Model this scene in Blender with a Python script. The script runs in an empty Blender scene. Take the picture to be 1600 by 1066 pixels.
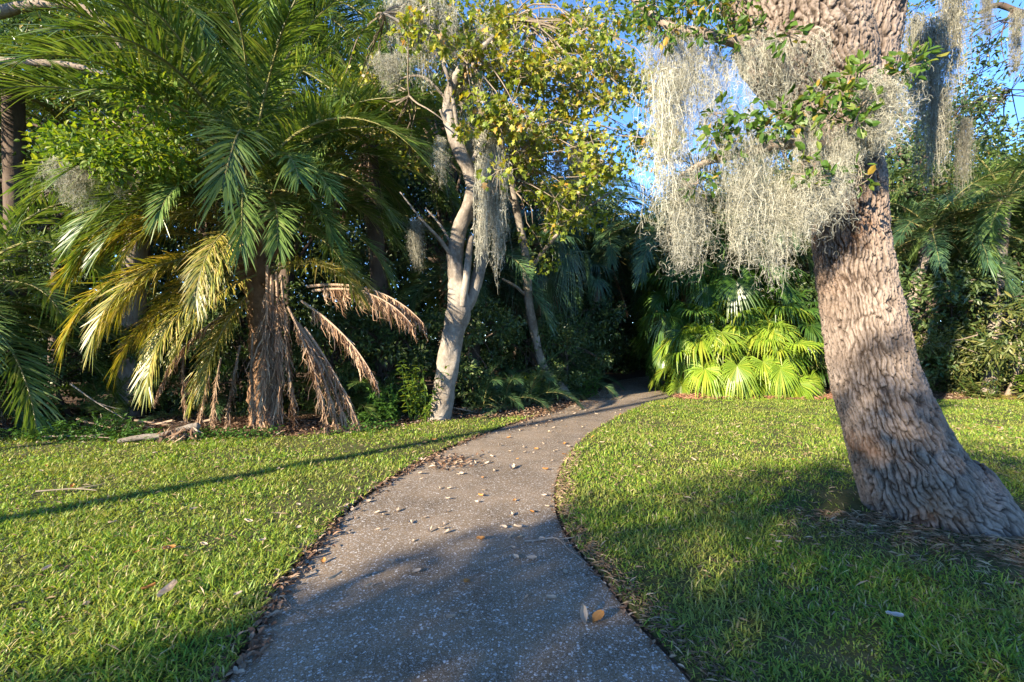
import bpy, math, random
import numpy as np
from mathutils import Vector

RNG = np.random.default_rng(11)
random.seed(11)
R = math.radians
FPX = 711.0      # focal length in photo pixels (16 mm on 36 mm, 1600 px wide)
CH = 1.5         # camera height
scene = bpy.context.scene
COL = scene.collection

def P(px, py, d):
    return np.array([(px - 800) / FPX * d, d, CH + (533 - py) / FPX * d])

def unit(v):
    v = np.asarray(v, float)
    return v / np.maximum(np.linalg.norm(v, axis=-1, keepdims=True), 1e-9)

# ------------------------------------------------------------------ noise
def _h(ix, iy, s):
    n = (ix.astype(np.int64) * 374761393 + iy.astype(np.int64) * 668265263 + int(s) * 974634777) & 0xFFFFFFFF
    n = ((n ^ (n >> 13)) * 1274126177) & 0xFFFFFFFF
    n = (n ^ (n >> 16)) & 0xFFFFFF
    return n / float(0xFFFFFF)

def vnoise(x, y, s=0):
    x = np.asarray(x, float); y = np.asarray(y, float)
    ix = np.floor(x); iy = np.floor(y); fx = x - ix; fy = y - iy
    fx = fx * fx * (3 - 2 * fx); fy = fy * fy * (3 - 2 * fy)
    a = _h(ix, iy, s); b = _h(ix + 1, iy, s); c = _h(ix, iy + 1, s); d = _h(ix + 1, iy + 1, s)
    return (a * (1 - fx) + b * fx) * (1 - fy) + (c * (1 - fx) + d * fx) * fy

def fbm(x, y, s=0, o=4):
    t = 0; a = .5
    for i in range(o):
        t = t + a * vnoise(x * 2 ** i, y * 2 ** i, s + i * 17); a *= .5
    return t

def cells(u, v, per, s=0):
    """F1 and F2 of a jittered cell pattern, periodic in u with integer period per; every column is shifted."""
    iu = np.floor(u)
    f1 = np.full(u.shape, 9.0); f2 = np.full(u.shape, 9.0)
    for du in (-1, 0, 1):
        cu = iu + du; cw = np.mod(cu, per); sh = _h(cw, cw * 0 + 3, s + 13) * 9
        iv = np.floor(v - sh)
        for dv in (-1, 0, 1):
            cv = iv + dv
            px = cu + .1 + .8 * _h(cw, cv, s); py = cv + .05 + .9 * _h(cw, cv, s + 5) + sh
            dd = np.hypot(px - u, py - v)
            f2 = np.minimum(f2, np.maximum(f1, dd)); f1 = np.minimum(f1, dd)
    return f1, f2

# ------------------------------------------------------------------ mesh building
class MB:
    def __init__(s): s.V = []; s.Q = []; s.T = []; s.qm = []; s.tm = []; s.n = 0; s.attr = {}
    def add(s, V, quads=None, tris=None, mat=0):
        V = np.asarray(V, float).reshape(-1, 3)
        if quads is not None and len(quads):
            q = np.asarray(quads, np.int64).reshape(-1, 4) + s.n; s.Q.append(q); s.qm.append(np.full(len(q), mat))
        if tris is not None and len(tris):
            t = np.asarray(tris, np.int64).reshape(-1, 3) + s.n; s.T.append(t); s.tm.append(np.full(len(t), mat))
        s.V.append(V); s.n += len(V)
    def mesh(s, name, mats, smooth=False):
        me = bpy.data.meshes.new(name)
        V = np.concatenate(s.V)
        Q = np.concatenate(s.Q) if s.Q else np.zeros((0, 4), np.int64)
        T = np.concatenate(s.T) if s.T else np.zeros((0, 3), np.int64)
        mi = np.concatenate(s.qm + s.tm).astype(np.int32)
        loops = np.concatenate([Q.ravel(), T.ravel()]).astype(np.int32)
        st = np.concatenate([np.arange(len(Q)) * 4, len(Q) * 4 + np.arange(len(T)) * 3]).astype(np.int32)
        me.vertices.add(len(V)); me.vertices.foreach_set('co', V.astype(np.float32).ravel())
        me.loops.add(len(loops)); me.loops.foreach_set('vertex_index', loops)
        me.polygons.add(len(st)); me.polygons.foreach_set('loop_start', st)
        me.polygons.foreach_set('material_index', mi)
        me.polygons.foreach_set('use_smooth', np.full(len(st), smooth))
        for k, a in s.attr.items():
            at = me.attributes.new(k, 'FLOAT', 'POINT'); at.data.foreach_set('value', np.asarray(a, np.float32))
        for m in (mats if isinstance(mats, (list, tuple)) else [mats]): me.materials.append(m)
        me.update(calc_edges=True)
        return me

def link(name, me, parent=None, loc=None, rot=None, scale=None):
    o = bpy.data.objects.new(name, me); COL.objects.link(o)
    if parent is not None: o.parent = parent
    if loc is not None: o.location = Vector([float(c) for c in loc])
    if rot is not None: o.rotation_euler = rot
    if scale is not None: o.scale = (scale,) * 3 if isinstance(scale, (int, float)) else scale
    return o

def tag(o, label=None, cat=None, group=None, kind=None):
    if label: o['label'] = label
    if cat: o['category'] = cat
    if group: o['group'] = group
    if kind: o['kind'] = kind
    return o

def thing(name, loc, label, cat, group=None):
    return tag(link(name, None, loc=loc), label, cat, group)

def part(name, mb, mats, parent, smooth=False):
    """a part whose geometry is given in world space: shifted to the parent's origin"""
    o = link(name, mb.mesh(name, mats, smooth), parent)
    if parent is not None and tuple(parent.location) != (0, 0, 0):
        me = o.data; co = np.empty(len(me.vertices) * 3, np.float32); me.vertices.foreach_get('co', co)
        co = co.reshape(-1, 3) - np.array(parent.location, np.float32); me.vertices.foreach_set('co', co.ravel()); me.update()
    return o

def catmull(pts, n):
    p = np.asarray(pts, float); m = len(p)
    p = np.vstack([2 * p[0] - p[1], p, 2 * p[-1] - p[-2]])
    t = np.linspace(0, m - 1 - 1e-6, n); i = t.astype(int); f = (t - i)[:, None]
    a, b, c, d = p[i], p[i + 1], p[i + 2], p[i + 3]
    return .5 * (2 * b + (c - a) * f + (2 * a - 5 * b + 4 * c - d) * f ** 2 + (3 * b - a - 3 * c + d) * f ** 3)

def tube_frames(pts):
    t = unit(np.gradient(pts, axis=0))
    ref = np.array([0., 1, 0]) if abs(t[0][1]) < .9 else np.array([1., 0, 0])
    n = np.zeros_like(pts)
    v = unit(ref - t[0] * np.dot(ref, t[0])); n[0] = v
    for i in range(1, len(pts)):
        v = v - t[i] * np.dot(v, t[i]); v = v / max(np.linalg.norm(v), 1e-9); n[i] = v
    return t, n, np.cross(t, n)

def tube(mb, pts, rad, sides=8, mat=0, disp=None):
    pts = np.asarray(pts, float); m = len(pts)
    rad = np.broadcast_to(np.asarray(rad, float), (m,)) if np.ndim(rad) < 2 else rad
    t, n, b = tube_frames(pts)
    a = np.arange(sides) / sides * 2 * np.pi
    rr = rad[:, None] * np.ones((1, sides))
    if disp is not None: rr = rr + disp
    V = pts[:, None] + rr[..., None] * (np.cos(a)[None, :, None] * n[:, None] + np.sin(a)[None, :, None] * b[:, None])
    i = np.arange(m - 1)[:, None] * sides; j = np.arange(sides)[None]; j2 = (j + 1) % sides
    q = np.stack([i + j, i + j2, i + sides + j2, i + sides + j], -1).reshape(-1, 4)
    V = V.reshape(-1, 3)
    k = len(V)
    V = np.vstack([V, pts[-1] + t[-1] * rad[-1] * .6])
    tip = [[(m - 1) * sides + c, (m - 1) * sides + (c + 1) % sides, k] for c in range(sides)]
    mb.add(V, q, tip, mat)

def frames(X, Z):
    X = unit(X); Y = unit(np.cross(Z, X)); return X, Y, np.cross(X, Y)

def scatter(mb, T, tris, pos, X, Z, sx, sy, mat=0, quads=None):
    T = np.asarray(T, float); n = len(pos); k = len(T)
    X, Y, Z = frames(X, Z)
    sx = np.broadcast_to(sx, (n,))[:, None, None]; sy = np.broadcast_to(sy, (n,))[:, None, None]
    V = pos[:, None] + T[None, :, 0:1] * sx * X[:, None] + T[None, :, 1:2] * sy * Y[:, None] + T[None, :, 2:3] * sx * Z[:, None]
    off = (np.arange(n) * k)[:, None, None]
    tr = (np.asarray(tris)[None] + off).reshape(-1, 3) if tris is not None else None
    qd = (np.asarray(quads)[None] + off).reshape(-1, 4) if quads is not None else None
    mb.add(V.reshape(-1, 3), qd, tr, mat)

LEAF4 = ([(0, 0, 0), (.42, -.5, .1), (1, 0, -.06), (.42, .5, .1)], [(0, 1, 2), (0, 2, 3)])
LEAFE = ([(0, 0, 0), (.28, -.42, .05), (.66, -.42, .06), (1, 0, -.08), (.66, .42, .06), (.28, .42, .05), (.5, 0, -.03)],
         [(6, 0, 1), (6, 1, 2), (6, 2, 3), (6, 3, 4), (6, 4, 5), (6, 5, 0)])
LEAFM = ([(0, 0, 0), (.05, -.42, .05), (.36, -.26, 0), (.55, -.62, .07), (.66, -.2, 0), (1, 0, -.12),
          (.66, .2, 0), (.55, .62, .07), (.36, .26, 0), (.05, .42, .05), (.4, 0, -.04)],
         [(10, i, (i + 1) % 10) for i in range(10)])

def rand_unit(n, rng=RNG):
    return unit(rng.normal(size=(n, 3)))

def crown(mb, centers, rad, nper, size, shape=LEAF4, flat=.7, up=.7, droop=.25, aspect=.5, mat=0, rng=RNG, var=.35, mats=1):
    centers = np.asarray(centers, float); rad = np.broadcast_to(rad, (len(centers),))
    c = np.repeat(centers, nper, 0); r = np.repeat(rad, nper)
    u = rand_unit(len(c), rng); q = rng.random(len(c)) ** .42
    off = u * (q * r)[:, None]; off[:, 2] *= flat
    X = unit(u * .8 + rand_unit(len(c), rng) * .8 + np.array([0, 0, -droop]))
    Z = unit(np.array([0, 0, up]) + rand_unit(len(c), rng) * .75)
    s = size * (1 + rng.uniform(-var, var, len(c)))
    scatter(mb, shape[0], shape[1], c + off, X, Z, s, s * aspect * 2 * .5 * 1.0, mat)

def twig(mb, a, b, r0=.014, r1=.004, sag=.12, sides=5, n=7, mat=0, rng=RNG):
    a = np.asarray(a, float); b = np.asarray(b, float); L = np.linalg.norm(b - a)
    m = (a + b) / 2 + rng.normal(size=3) * L * .08 + np.array([0, 0, sag * L])
    tube(mb, catmull([a, a * .6 + m * .4 + rng.normal(size=3) * L * .03, m, m * .5 + b * .5 + rng.normal(size=3) * L * .03, b], n), np.linspace(r0, r1, n), sides, mat)

# ------------------------------------------------------------------ materials
def new_mat(name):
    m = bpy.data.materials.new(name); m.use_nodes = True
    nt = m.node_tree; nt.nodes.clear()
    out = nt.nodes.new('ShaderNodeOutputMaterial')
    return m, nt, out

def N(nt, kind, **kw):
    n = nt.nodes.new(kind)
    for k, v in kw.items(): setattr(n, k, v)
    return n

def ramp(nt, stops, interp='LINEAR'):
    n = nt.nodes.new('ShaderNodeValToRGB'); n.color_ramp.interpolation = interp
    e = n.color_ramp.elements
    while len(e) > 1: e.remove(e[-1])
    e[0].position = stops[0][0]; e[0].color = (*stops[0][1], 1)
    for p, c in stops[1:]:
        x = e.new(p); x.color = (*c, 1)
    return n

def leaf_mat(name, stops, rough=.45, trans=.35, tcol=(1.25, 1.2, .6), spec=.35, patch=None, patch_scale=1.2):
    m, nt, out = new_mat(name); L = nt.links.new
    geo = N(nt, 'ShaderNodeNewGeometry'); rp = ramp(nt, stops)
    L(geo.outputs['Random Per Island'], rp.inputs[0])
    oi = N(nt, 'ShaderNodeObjectInfo'); hsv = N(nt, 'ShaderNodeHueSaturation')
    mr = N(nt, 'ShaderNodeMapRange'); mr.inputs[3].default_value = .78; mr.inputs[4].default_value = 1.22
    L(oi.outputs['Random'], mr.inputs[0]); L(mr.outputs[0], hsv.inputs['Value'])
    col = rp.outputs[0]
    if patch:
        tc = N(nt, 'ShaderNodeTexCoord'); no = N(nt, 'ShaderNodeTexNoise'); no.inputs['Scale'].default_value = patch_scale; no.inputs['Detail'].default_value = 4
        L(tc.outputs['Object'], no.inputs['Vector'])
        pr = ramp(nt, [(.45, (0, 0, 0)), (.68, (1, 1, 1))]); L(no.outputs[0], pr.inputs[0])
        mx = N(nt, 'ShaderNodeMix', data_type='RGBA'); mx.inputs[7].default_value = (*patch, 1)
        mm = N(nt, 'ShaderNodeMath', operation='MULTIPLY'); mm.inputs[1].default_value = .45
        L(pr.outputs[0], mm.inputs[0]); L(mm.outputs[0], mx.inputs[0]); L(col, mx.inputs[6]); col = mx.outputs[2]
    L(col, hsv.inputs['Color'])
    bs = N(nt, 'ShaderNodeBsdfPrincipled'); bs.inputs['Roughness'].default_value = rough; bs.inputs['Specular IOR Level'].default_value = spec
    L(hsv.outputs[0], bs.inputs['Base Color'])
    if trans > 0:
        tr = N(nt, 'ShaderNodeBsdfTranslucent'); mu = N(nt, 'ShaderNodeMix', data_type='RGBA', blend_type='MULTIPLY'); mu.inputs[0].default_value = 1
        mu.clamp_result = False
        mu.inputs[7].default_value = (*tcol, 1); L(hsv.outputs[0], mu.inputs[6]); L(mu.outputs[2], tr.inputs[0])
        mix = N(nt, 'ShaderNodeMixShader'); mix.inputs[0].default_value = trans
        L(bs.outputs[0], mix.inputs[1]); L(tr.outputs[0], mix.inputs[2]); L(mix.outputs[0], out.inputs[0])
    else: L(bs.outputs[0], out.inputs[0])
    return m

def bark_mat(name, c1, c2, dark, sc=6, stretch=(1, 1, .25), bump=.5, groove=False, rings=False):
    m, nt, out = new_mat(name); L = nt.links.new
    tc = N(nt, 'ShaderNodeTexCoord'); mp = N(nt, 'ShaderNodeMapping'); mp.inputs['Scale'].default_value = stretch
    L(tc.outputs['Object'], mp.inputs[0])
    no = N(nt, 'ShaderNodeTexNoise'); no.inputs['Scale'].default_value = sc * 3; no.inputs['Detail'].default_value = 8; no.inputs['Roughness'].default_value = .7
    L(mp.outputs[0], no.inputs['Vector'])
    n2 = N(nt, 'ShaderNodeTexNoise'); n2.inputs['Scale'].default_value = sc * .45; n2.inputs['Detail'].default_value = 5; L(tc.outputs['Object'], n2.inputs['Vector'])
    r1 = ramp(nt, [(.3, dark), (.48, c1), (.72, c2)]); L(no.outputs[0], r1.inputs[0])
    r2 = ramp(nt, [(.35, c1), (.65, c2)]); L(n2.outputs[0], r2.inputs[0])
    mx = N(nt, 'ShaderNodeMix', data_type='RGBA'); mx.inputs[0].default_value = .5; L(r1.outputs[0], mx.inputs[6]); L(r2.outputs[0], mx.inputs[7])
    col = mx.outputs[2]
    if groove:
        at = N(nt, 'ShaderNodeAttribute', attribute_name='groove'); g = N(nt, 'ShaderNodeMix', data_type='RGBA')
        g.inputs[7].default_value = (*dark, 1); L(at.outputs['Fac'], g.inputs[0]); L(col, g.inputs[6]); col = g.outputs[2]
        at2 = N(nt, 'ShaderNodeAttribute', attribute_name='stain'); g2 = N(nt, 'ShaderNodeMix', data_type='RGBA')
        g2.inputs[7].default_value = (.2, .105, .055, 1); L(at2.outputs['Fac'], g2.inputs[0]); L(col, g2.inputs[6]); col = g2.outputs[2]
    bs = N(nt, 'ShaderNodeBsdfPrincipled'); bs.inputs['Roughness'].default_value = .9; bs.inputs['Specular IOR Level'].default_value = .15
    L(col, bs.inputs['Base Color'])
    bp = N(nt, 'ShaderNodeBump'); bp.inputs['Strength'].default_value = bump; bp.inputs['Distance'].default_value = .02
    L(no.outputs[0], bp.inputs['Height']); L(bp.outputs[0], bs.inputs['Normal']); L(bs.outputs[0], out.inputs[0])
    return m

def noise_mat(name, stops, sc=3, detail=8, bump=.4, rough=.95, dist=.02, fine=40):
    m, nt, out = new_mat(name); L = nt.links.new
    tc = N(nt, 'ShaderNodeTexCoord')
    no = N(nt, 'ShaderNodeTexNoise'); no.inputs['Scale'].default_value = sc; no.inputs['Detail'].default_value = detail; no.inputs['Roughness'].default_value = .65
    nf = N(nt, 'ShaderNodeTexNoise'); nf.inputs['Scale'].default_value = fine; nf.inputs['Detail'].default_value = 5
    L(tc.outputs['Object'], no.inputs['Vector']); L(tc.outputs['Object'], nf.inputs['Vector'])
    ad = N(nt, 'ShaderNodeMix', data_type='FLOAT'); ad.inputs[0].default_value = .45; L(no.outputs[0], ad.inputs[2]); L(nf.outputs[0], ad.inputs[3])
    r = ramp(nt, stops); L(ad.outputs[0], r.inputs[0])
    bs = N(nt, 'ShaderNodeBsdfPrincipled'); bs.inputs['Roughness'].default_value = rough; bs.inputs['Specular IOR Level'].default_value = .2; L(r.outputs[0], bs.inputs['Base Color'])
    bp = N(nt, 'ShaderNodeBump'); bp.inputs['Strength'].default_value = bump; bp.inputs['Distance'].default_value = dist
    L(nf.outputs[0], bp.inputs['Height']); L(bp.outputs[0], bs.inputs['Normal']); L(bs.outputs[0], out.inputs[0])
    return m

def path_mat():
    m, nt, out = new_mat('shell_asphalt'); L = nt.links.new
    tc = N(nt, 'ShaderNodeTexCoord')
    big = N(nt, 'ShaderNodeTexNoise'); big.inputs['Scale'].default_value = 1.1; big.inputs['Detail'].default_value = 8; big.inputs['Roughness'].default_value = .7
    fine = N(nt, 'ShaderNodeTexNoise'); fine.inputs['Scale'].default_value = 90; fine.inputs['Detail'].default_value = 6; fine.inputs['Roughness'].default_value = .8
    for n in (big, fine): L(tc.outputs['Object'], n.inputs['Vector'])
    rb = ramp(nt, [(.32, (.08, .056, .034)), (.5, (.175, .127, .08)), (.68, (.26, .192, .125))]); L(big.outputs[0], rb.inputs[0])
    rf = ramp(nt, [(.32, (.3, .3, .3)), (.5, (1, 1, 1)), (.68, (1.7, 1.7, 1.7))]); L(fine.outputs[0], rf.inputs[0])
    mu = N(nt, 'ShaderNodeMix', data_type='RGBA', blend_type='MULTIPLY'); mu.inputs[0].default_value = 1; L(rb.outputs[0], mu.inputs[6]); L(rf.outputs[0], mu.inputs[7])
    col = mu.outputs[2]; hs = None
    for sc, thr, br in ((60, .25, .48), (105, .27, .42), (170, .3, .34)):
        dn = N(nt, 'ShaderNodeTexNoise'); dn.inputs['Scale'].default_value = sc * 1.1; dn.inputs['Detail'].default_value = 2
        L(tc.outputs['Object'], dn.inputs['Vector'])
        va = N(nt, 'ShaderNodeVectorMath', operation='MULTIPLY_ADD'); va.inputs[1].default_value = (.02, .02, .02)
        L(dn.outputs['Color'], va.inputs[0]); L(tc.outputs['Object'], va.inputs[2])
        vo = N(nt, 'ShaderNodeTexVoronoi'); vo.inputs['Scale'].default_value = sc; L(va.outputs[0], vo.inputs['Vector'])
        sp = N(nt, 'ShaderNodeSeparateColor'); L(vo.outputs['Color'], sp.inputs[0])
        t = N(nt, 'ShaderNodeMath', operation='MULTIPLY'); t.inputs[1].default_value = thr * 1.9; L(sp.outputs[0], t.inputs[0])
        lt = N(nt, 'ShaderNodeMath', operation='LESS_THAN'); L(vo.outputs['Distance'], lt.inputs[0]); L(t.outputs[0], lt.inputs[1])
        gt = N(nt, 'ShaderNodeMath', operation='GREATER_THAN'); gt.inputs[1].default_value = .45; L(sp.outputs[1], gt.inputs[0])
        ml = N(nt, 'ShaderNodeMath', operation='MULTIPLY'); L(lt.outputs[0], ml.inputs[0]); L(gt.outputs[0], ml.inputs[1])
        cc = ramp(nt, [(0, (br * .55, br * .5, br * .45)), (.6, (br, br * .95, br * .88)), (1, (br * 1.25, br * 1.2, br * 1.12))]); L(sp.outputs[2], cc.inputs[0])
        mx = N(nt, 'ShaderNodeMix', data_type='RGBA'); L(ml.outputs[0], mx.inputs[0]); L(col, mx.inputs[6]); L(cc.outputs[0], mx.inputs[7]); col = mx.outputs[2]
        hs = ml.outputs[0] if hs is None else hs
    bs = N(nt, 'ShaderNodeBsdfPrincipled'); bs.inputs['Roughness'].default_value = .8; bs.inputs['Specular IOR Level'].default_value = .3; L(col, bs.inputs['Base Color'])
    ad = N(nt, 'ShaderNodeMath', operation='ADD'); L(fine.outputs[0], ad.inputs[0]); L(hs, ad.inputs[1])
    bp = N(nt, 'ShaderNodeBump'); bp.inputs['Strength'].default_value = .6; bp.inputs['Distance'].default_value = .006
    L(ad.outputs[0], bp.inputs['Height']); L(bp.outputs[0], bs.inputs['Normal']); L(bs.outputs[0], out.inputs[0])
    return m

M = {}
M['path'] = path_mat()
M['soil'] = noise_mat('woodland_soil', [(.3, (.03, .019, .012)), (.5, (.075, .047, .03)), (.7, (.14, .09, .058))], 2.5)
M['lawn'] = noise_mat('lawn_soil', [(.3, (.03, .035, .012)), (.5, (.06, .065, .02)), (.72, (.13, .105, .05))], 2.2)
M['grass'] = leaf_mat('grass_blades', [(0, (.06, .155, .026)), (.22, (.14, .26, .03)), (.6, (.25, .34, .042)), (.87, (.33, .37, .06)), (.92, (.38, .32, .14)), (1, (.5, .43, .25))],
                      .5, .42, (1.15, 1.12, .5), .3, patch=(.3, .26, .09), patch_scale=1.3)
M['oak_bark'] = bark_mat('live_oak_bark', (.15, .118, .096), (.33, .27, .225), (.044, .032, .025), 7, (1, 1, .5), .9, groove=True)
M['pale_bark'] = bark_mat('pale_smooth_bark', (.13, .108, .085), (.35, .315, .27), (.045, .038, .03), 5, (1, 1, .8), .8)
M['grey_bark'] = bark_mat('grey_brown_bark', (.17, .135, .105), (.27, .225, .18), (.06, .045, .035), 6, (1, 1, .3), .7)
M['dark_bark'] = bark_mat('dark_bark', (.075, .055, .042), (.13, .1, .078), (.03, .022, .017), 5, (1, 1, .3), .6)
M['palm_bark'] = bark_mat('palm_fibre_bark', (.16, .095, .055), (.27, .17, .1), (.05, .03, .02), 5, (1, 1, 1.5), .8)
M['palm_grey'] = bark_mat('grey_palm_bark', (.2, .165, .135), (.3, .26, .22), (.08, .06, .05), 5, (.6, .6, 2.2), .6)
M['twig'] = bark_mat('twig_bark', (.17, .135, .1), (.27, .225, .175), (.07, .055, .04), 8, (1, 1, 1), .2)
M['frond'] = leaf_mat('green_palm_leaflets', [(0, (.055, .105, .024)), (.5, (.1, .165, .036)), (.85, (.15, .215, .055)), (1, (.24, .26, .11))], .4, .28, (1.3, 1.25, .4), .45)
M['frond_shaded'] = leaf_mat('shade_toned_palm_leaflets', [(0, (.034, .078, .032)), (.6, (.065, .125, .05)), (1, (.11, .17, .065))], .36, .2, (1.1, 1.3, .6), .5)  # darker teal copy of the green leaflets, with shade in the colour
M['frond_yellow'] = leaf_mat('yellowing_palm_leaflets', [(0, (.1, .14, .022)), (.45, (.22, .22, .032)), (.8, (.34, .28, .05)), (1, (.42, .32, .13))], .4, .3, (1.2, 1.1, .4), .5)
M['frond_dead'] = leaf_mat('dead_palm_leaflets', [(0, (.12, .07, .042)), (.4, (.23, .145, .09)), (.75, (.34, .235, .155)), (1, (.44, .34, .24))], .8, .12, (1.1, .9, .7), .15)
M['rachis'] = leaf_mat('palm_rachis', [(0, (.13, .13, .04)), (1, (.2, .18, .07))], .5, 0)
M['rachis_dead'] = leaf_mat('dead_palm_rachis', [(0, (.2, .135, .085)), (1, (.28, .2, .14))], .8, 0)
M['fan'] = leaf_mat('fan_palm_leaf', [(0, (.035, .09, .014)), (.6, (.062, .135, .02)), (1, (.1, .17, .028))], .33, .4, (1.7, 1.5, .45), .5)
M['fan_sunlit'] = leaf_mat('sunlit_tone_fan_leaf', [(0, (.14, .24, .022)), (.6, (.22, .32, .028)), (1, (.34, .37, .045))], .4, .45, (1.4, 1.25, .35), .5)  # brighter copy of the fan leaf, sunlight painted into its colour
M['fan_shaded'] = leaf_mat('shade_toned_fan_leaf', [(0, (.025, .06, .03)), (1, (.055, .1, .045))], .36, .25, (1.1, 1.3, .6), .5)  # teal tone of palms standing in shade, put into the leaf colour
M['maple'] = leaf_mat('yellow_green_lobed_leaves', [(0, (.13, .2, .022)), (.45, (.25, .31, .036)), (.8, (.38, .38, .05)), (.93, (.44, .36, .05)), (.97, (.46, .24, .035)), (1, (.5, .44, .34))], .45, .42, (1.3, 1.2, .35), .4)
M['bright'] = leaf_mat('bright_green_leaves', [(0, (.07, .14, .015)), (.6, (.13, .21, .024)), (1, (.22, .26, .035))], .5, .45, (1.3, 1.2, .35), .22)
M['oak_leaf'] = leaf_mat('live_oak_leaves', [(0, (.035, .075, .018)), (.6, (.065, .115, .025)), (.93, (.11, .15, .035)), (1, (.3, .2, .05))], .33, .3, (1.3, 1.25, .5), .55)
M['sprout'] = leaf_mat('glossy_sprout_leaves', [(0, (.05, .11, .018)), (.6, (.085, .165, .025)), (.9, (.15, .2, .03)), (1, (.42, .25, .05))], .45, .4, (1.3, 1.25, .5), .3)
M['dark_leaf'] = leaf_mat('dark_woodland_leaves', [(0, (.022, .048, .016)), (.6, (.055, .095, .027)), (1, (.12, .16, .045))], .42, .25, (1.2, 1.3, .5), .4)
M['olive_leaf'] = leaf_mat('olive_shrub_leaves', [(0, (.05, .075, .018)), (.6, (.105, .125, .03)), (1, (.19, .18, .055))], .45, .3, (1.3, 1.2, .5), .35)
M['weed'] = leaf_mat('weed_leaves', [(0, (.04, .1, .018)), (1, (.08, .17, .03))], .45, .35, (1.2, 1.2, .5), .4)
M['moss'] = leaf_mat('spanish_moss_strands', [(0, (.23, .226, .18)), (.6, (.36, .355, .29)), (1, (.48, .47, .39))], .85, .25, (1.05, 1.02, .85), .1)
M['moss_shaded'] = leaf_mat('shade_toned_spanish_moss', [(0, (.13, .13, .1)), (.6, (.21, .2, .155)), (1, (.3, .29, .23))], .85, .2, (1.05, 1.02, .85), .1)  # darker copy of the moss: its shade is put into the colour
M['litter'] = leaf_mat('dead_leaf_litter', [(0, (.1, .055, .033)), (.5, (.2, .12, .075)), (.85, (.32, .225, .15)), (1, (.45, .37, .28))], .8, .08, (1.1, .9, .7), .15)
M['straw'] = leaf_mat('dry_straw', [(0, (.11, .07, .045)), (.5, (.2, .14, .09)), (1, (.38, .3, .2))], .85, .1, (1.1, .9, .7), .1)
M['needle'] = leaf_mat('rusty_pine_straw', [(0, (.1, .045, .025)), (.7, (.19, .09, .05)), (1, (.28, .16, .1))], .85, .0)
M['dry_leaf'] = leaf_mat('curled_dry_leaf', [(0, (.22, .15, .1)), (.5, (.36, .28, .2)), (1, (.55, .48, .4))], .75, .15, (1.1, .95, .8), .2)
M['pale_leaf'] = leaf_mat('bleached_leaf', [(0, (.42, .37, .32)), (1, (.52, .47, .42))], .75, .1, (1, .95, .9), .2)
M['orange_leaf'] = leaf_mat('orange_leaf', [(0, (.34, .14, .04)), (1, (.4, .2, .06))], .7, .15, (1.1, .9, .6), .2)

# ------------------------------------------------------------------ ground plan
_l = np.array([(-4, -.9), (0, -1.1), (2, -1.24), (2.69, -1.40), (3.17, -1.42), (4.15, -1.40), (5.28, -1.19), (6.58, -.74), (8.08, 0), (9.97, 1.12), (12.0, 2.05), (14.6, 3.0)])
_r = np.array([(-4, 2.2), (0, 1.3), (2, .77), (2.36, .66), (2.83, .557), (3.36, .425), (4.0, .38), (4.91, .48), (6.03, .76), (7.25, 1.22), (8.74, 1.97), (10.8, 3.18), (11.75, 4.05)])
_lc = catmull(_l, 300); _rc = catmull(_r, 300)
xl = lambda y: np.interp(y, _lc[:, 0], _lc[:, 1])
xr = lambda y: np.interp(y, _rc[:, 0], _rc[:, 1])
WL = [(-18, 6.9), (-8, 6.8), (-6.2, 6.75), (-4.6, 6.85), (-3.3, 7.05), (-2.2, 7.5), (-1.6, 8.1), (-.7, 8.7), (.05, 8.75), (.6, 9.0)]
yw = lambda x: np.interp(x, [p[0] for p in WL], [p[1] for p in WL])
WR = [(3.4, 11.6), (4.6, 11.7), (6, 11.75), (8, 11.6), (11, 11.4), (20, 11.2)]
ywr = lambda x: np.interp(x, [p[0] for p in WR], [p[1] for p in WR])

mb = MB(); mb.add([(-250, -250, 0), (250, -250, 0), (250, 250, 0), (-250, 250, 0)], [(0, 1, 2, 3)])
tag(link('ground', mb.mesh('ground', M['soil'])), 'bare brown woodland soil under the trees and palms', 'ground', kind='structure')

ys = np.linspace(-4, 11.7, 120)
L_ = np.column_stack([xl(ys), ys]); R_ = np.column_stack([xr(ys), ys])
tl = catmull([L_[-1], (2.3, 12.6), (2.75, 13.9), (3.2, 15.4), (4.5, 17.8), (7.0, 20.2), (11, 22)], 40)[1:]
tr_ = catmull([R_[-1], (4.45, 12.9), (4.85, 14.4), (5.4, 15.9), (6.6, 17.6), (8.8, 19.2), (12, 20.5)], 40)[1:]
L_ = np.vstack([L_, tl]); R_ = np.vstack([R_, tr_])
mb = MB(); n = len(L_); K = 8
V = np.array([[*(L_[i] * (1 - k / K) + R_[i] * k / K), .016 + .006 * math.sin(math.pi * k / K)] for i in range(n) for k in range(K + 1)])
q = [(i * (K + 1) + k, i * (K + 1) + k + 1, (i + 1) * (K + 1) + k + 1, (i + 1) * (K + 1) + k) for i in range(n - 1) for k in range(K)]
mb.add(V, q)
tag(link('path', mb.mesh('path', M['path'], True)), 'grey shell-speckled asphalt footpath curving away into the dark woods', 'path', kind='structure')

def slab(name, poly, z0, z1, mat):
    n = len(poly); me = bpy.data.meshes.new(name)
    vs = [(x, y, z1) for x, y in poly] + [(x, y, z0) for x, y in poly]
    fs = [tuple(range(n))] + [(i, i + n, (i + 1) % n + n, (i + 1) % n) for i in range(n)]
    me.from_pydata(vs, [], fs); me.materials.append(mat); me.update(); return link(name, me)

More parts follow.
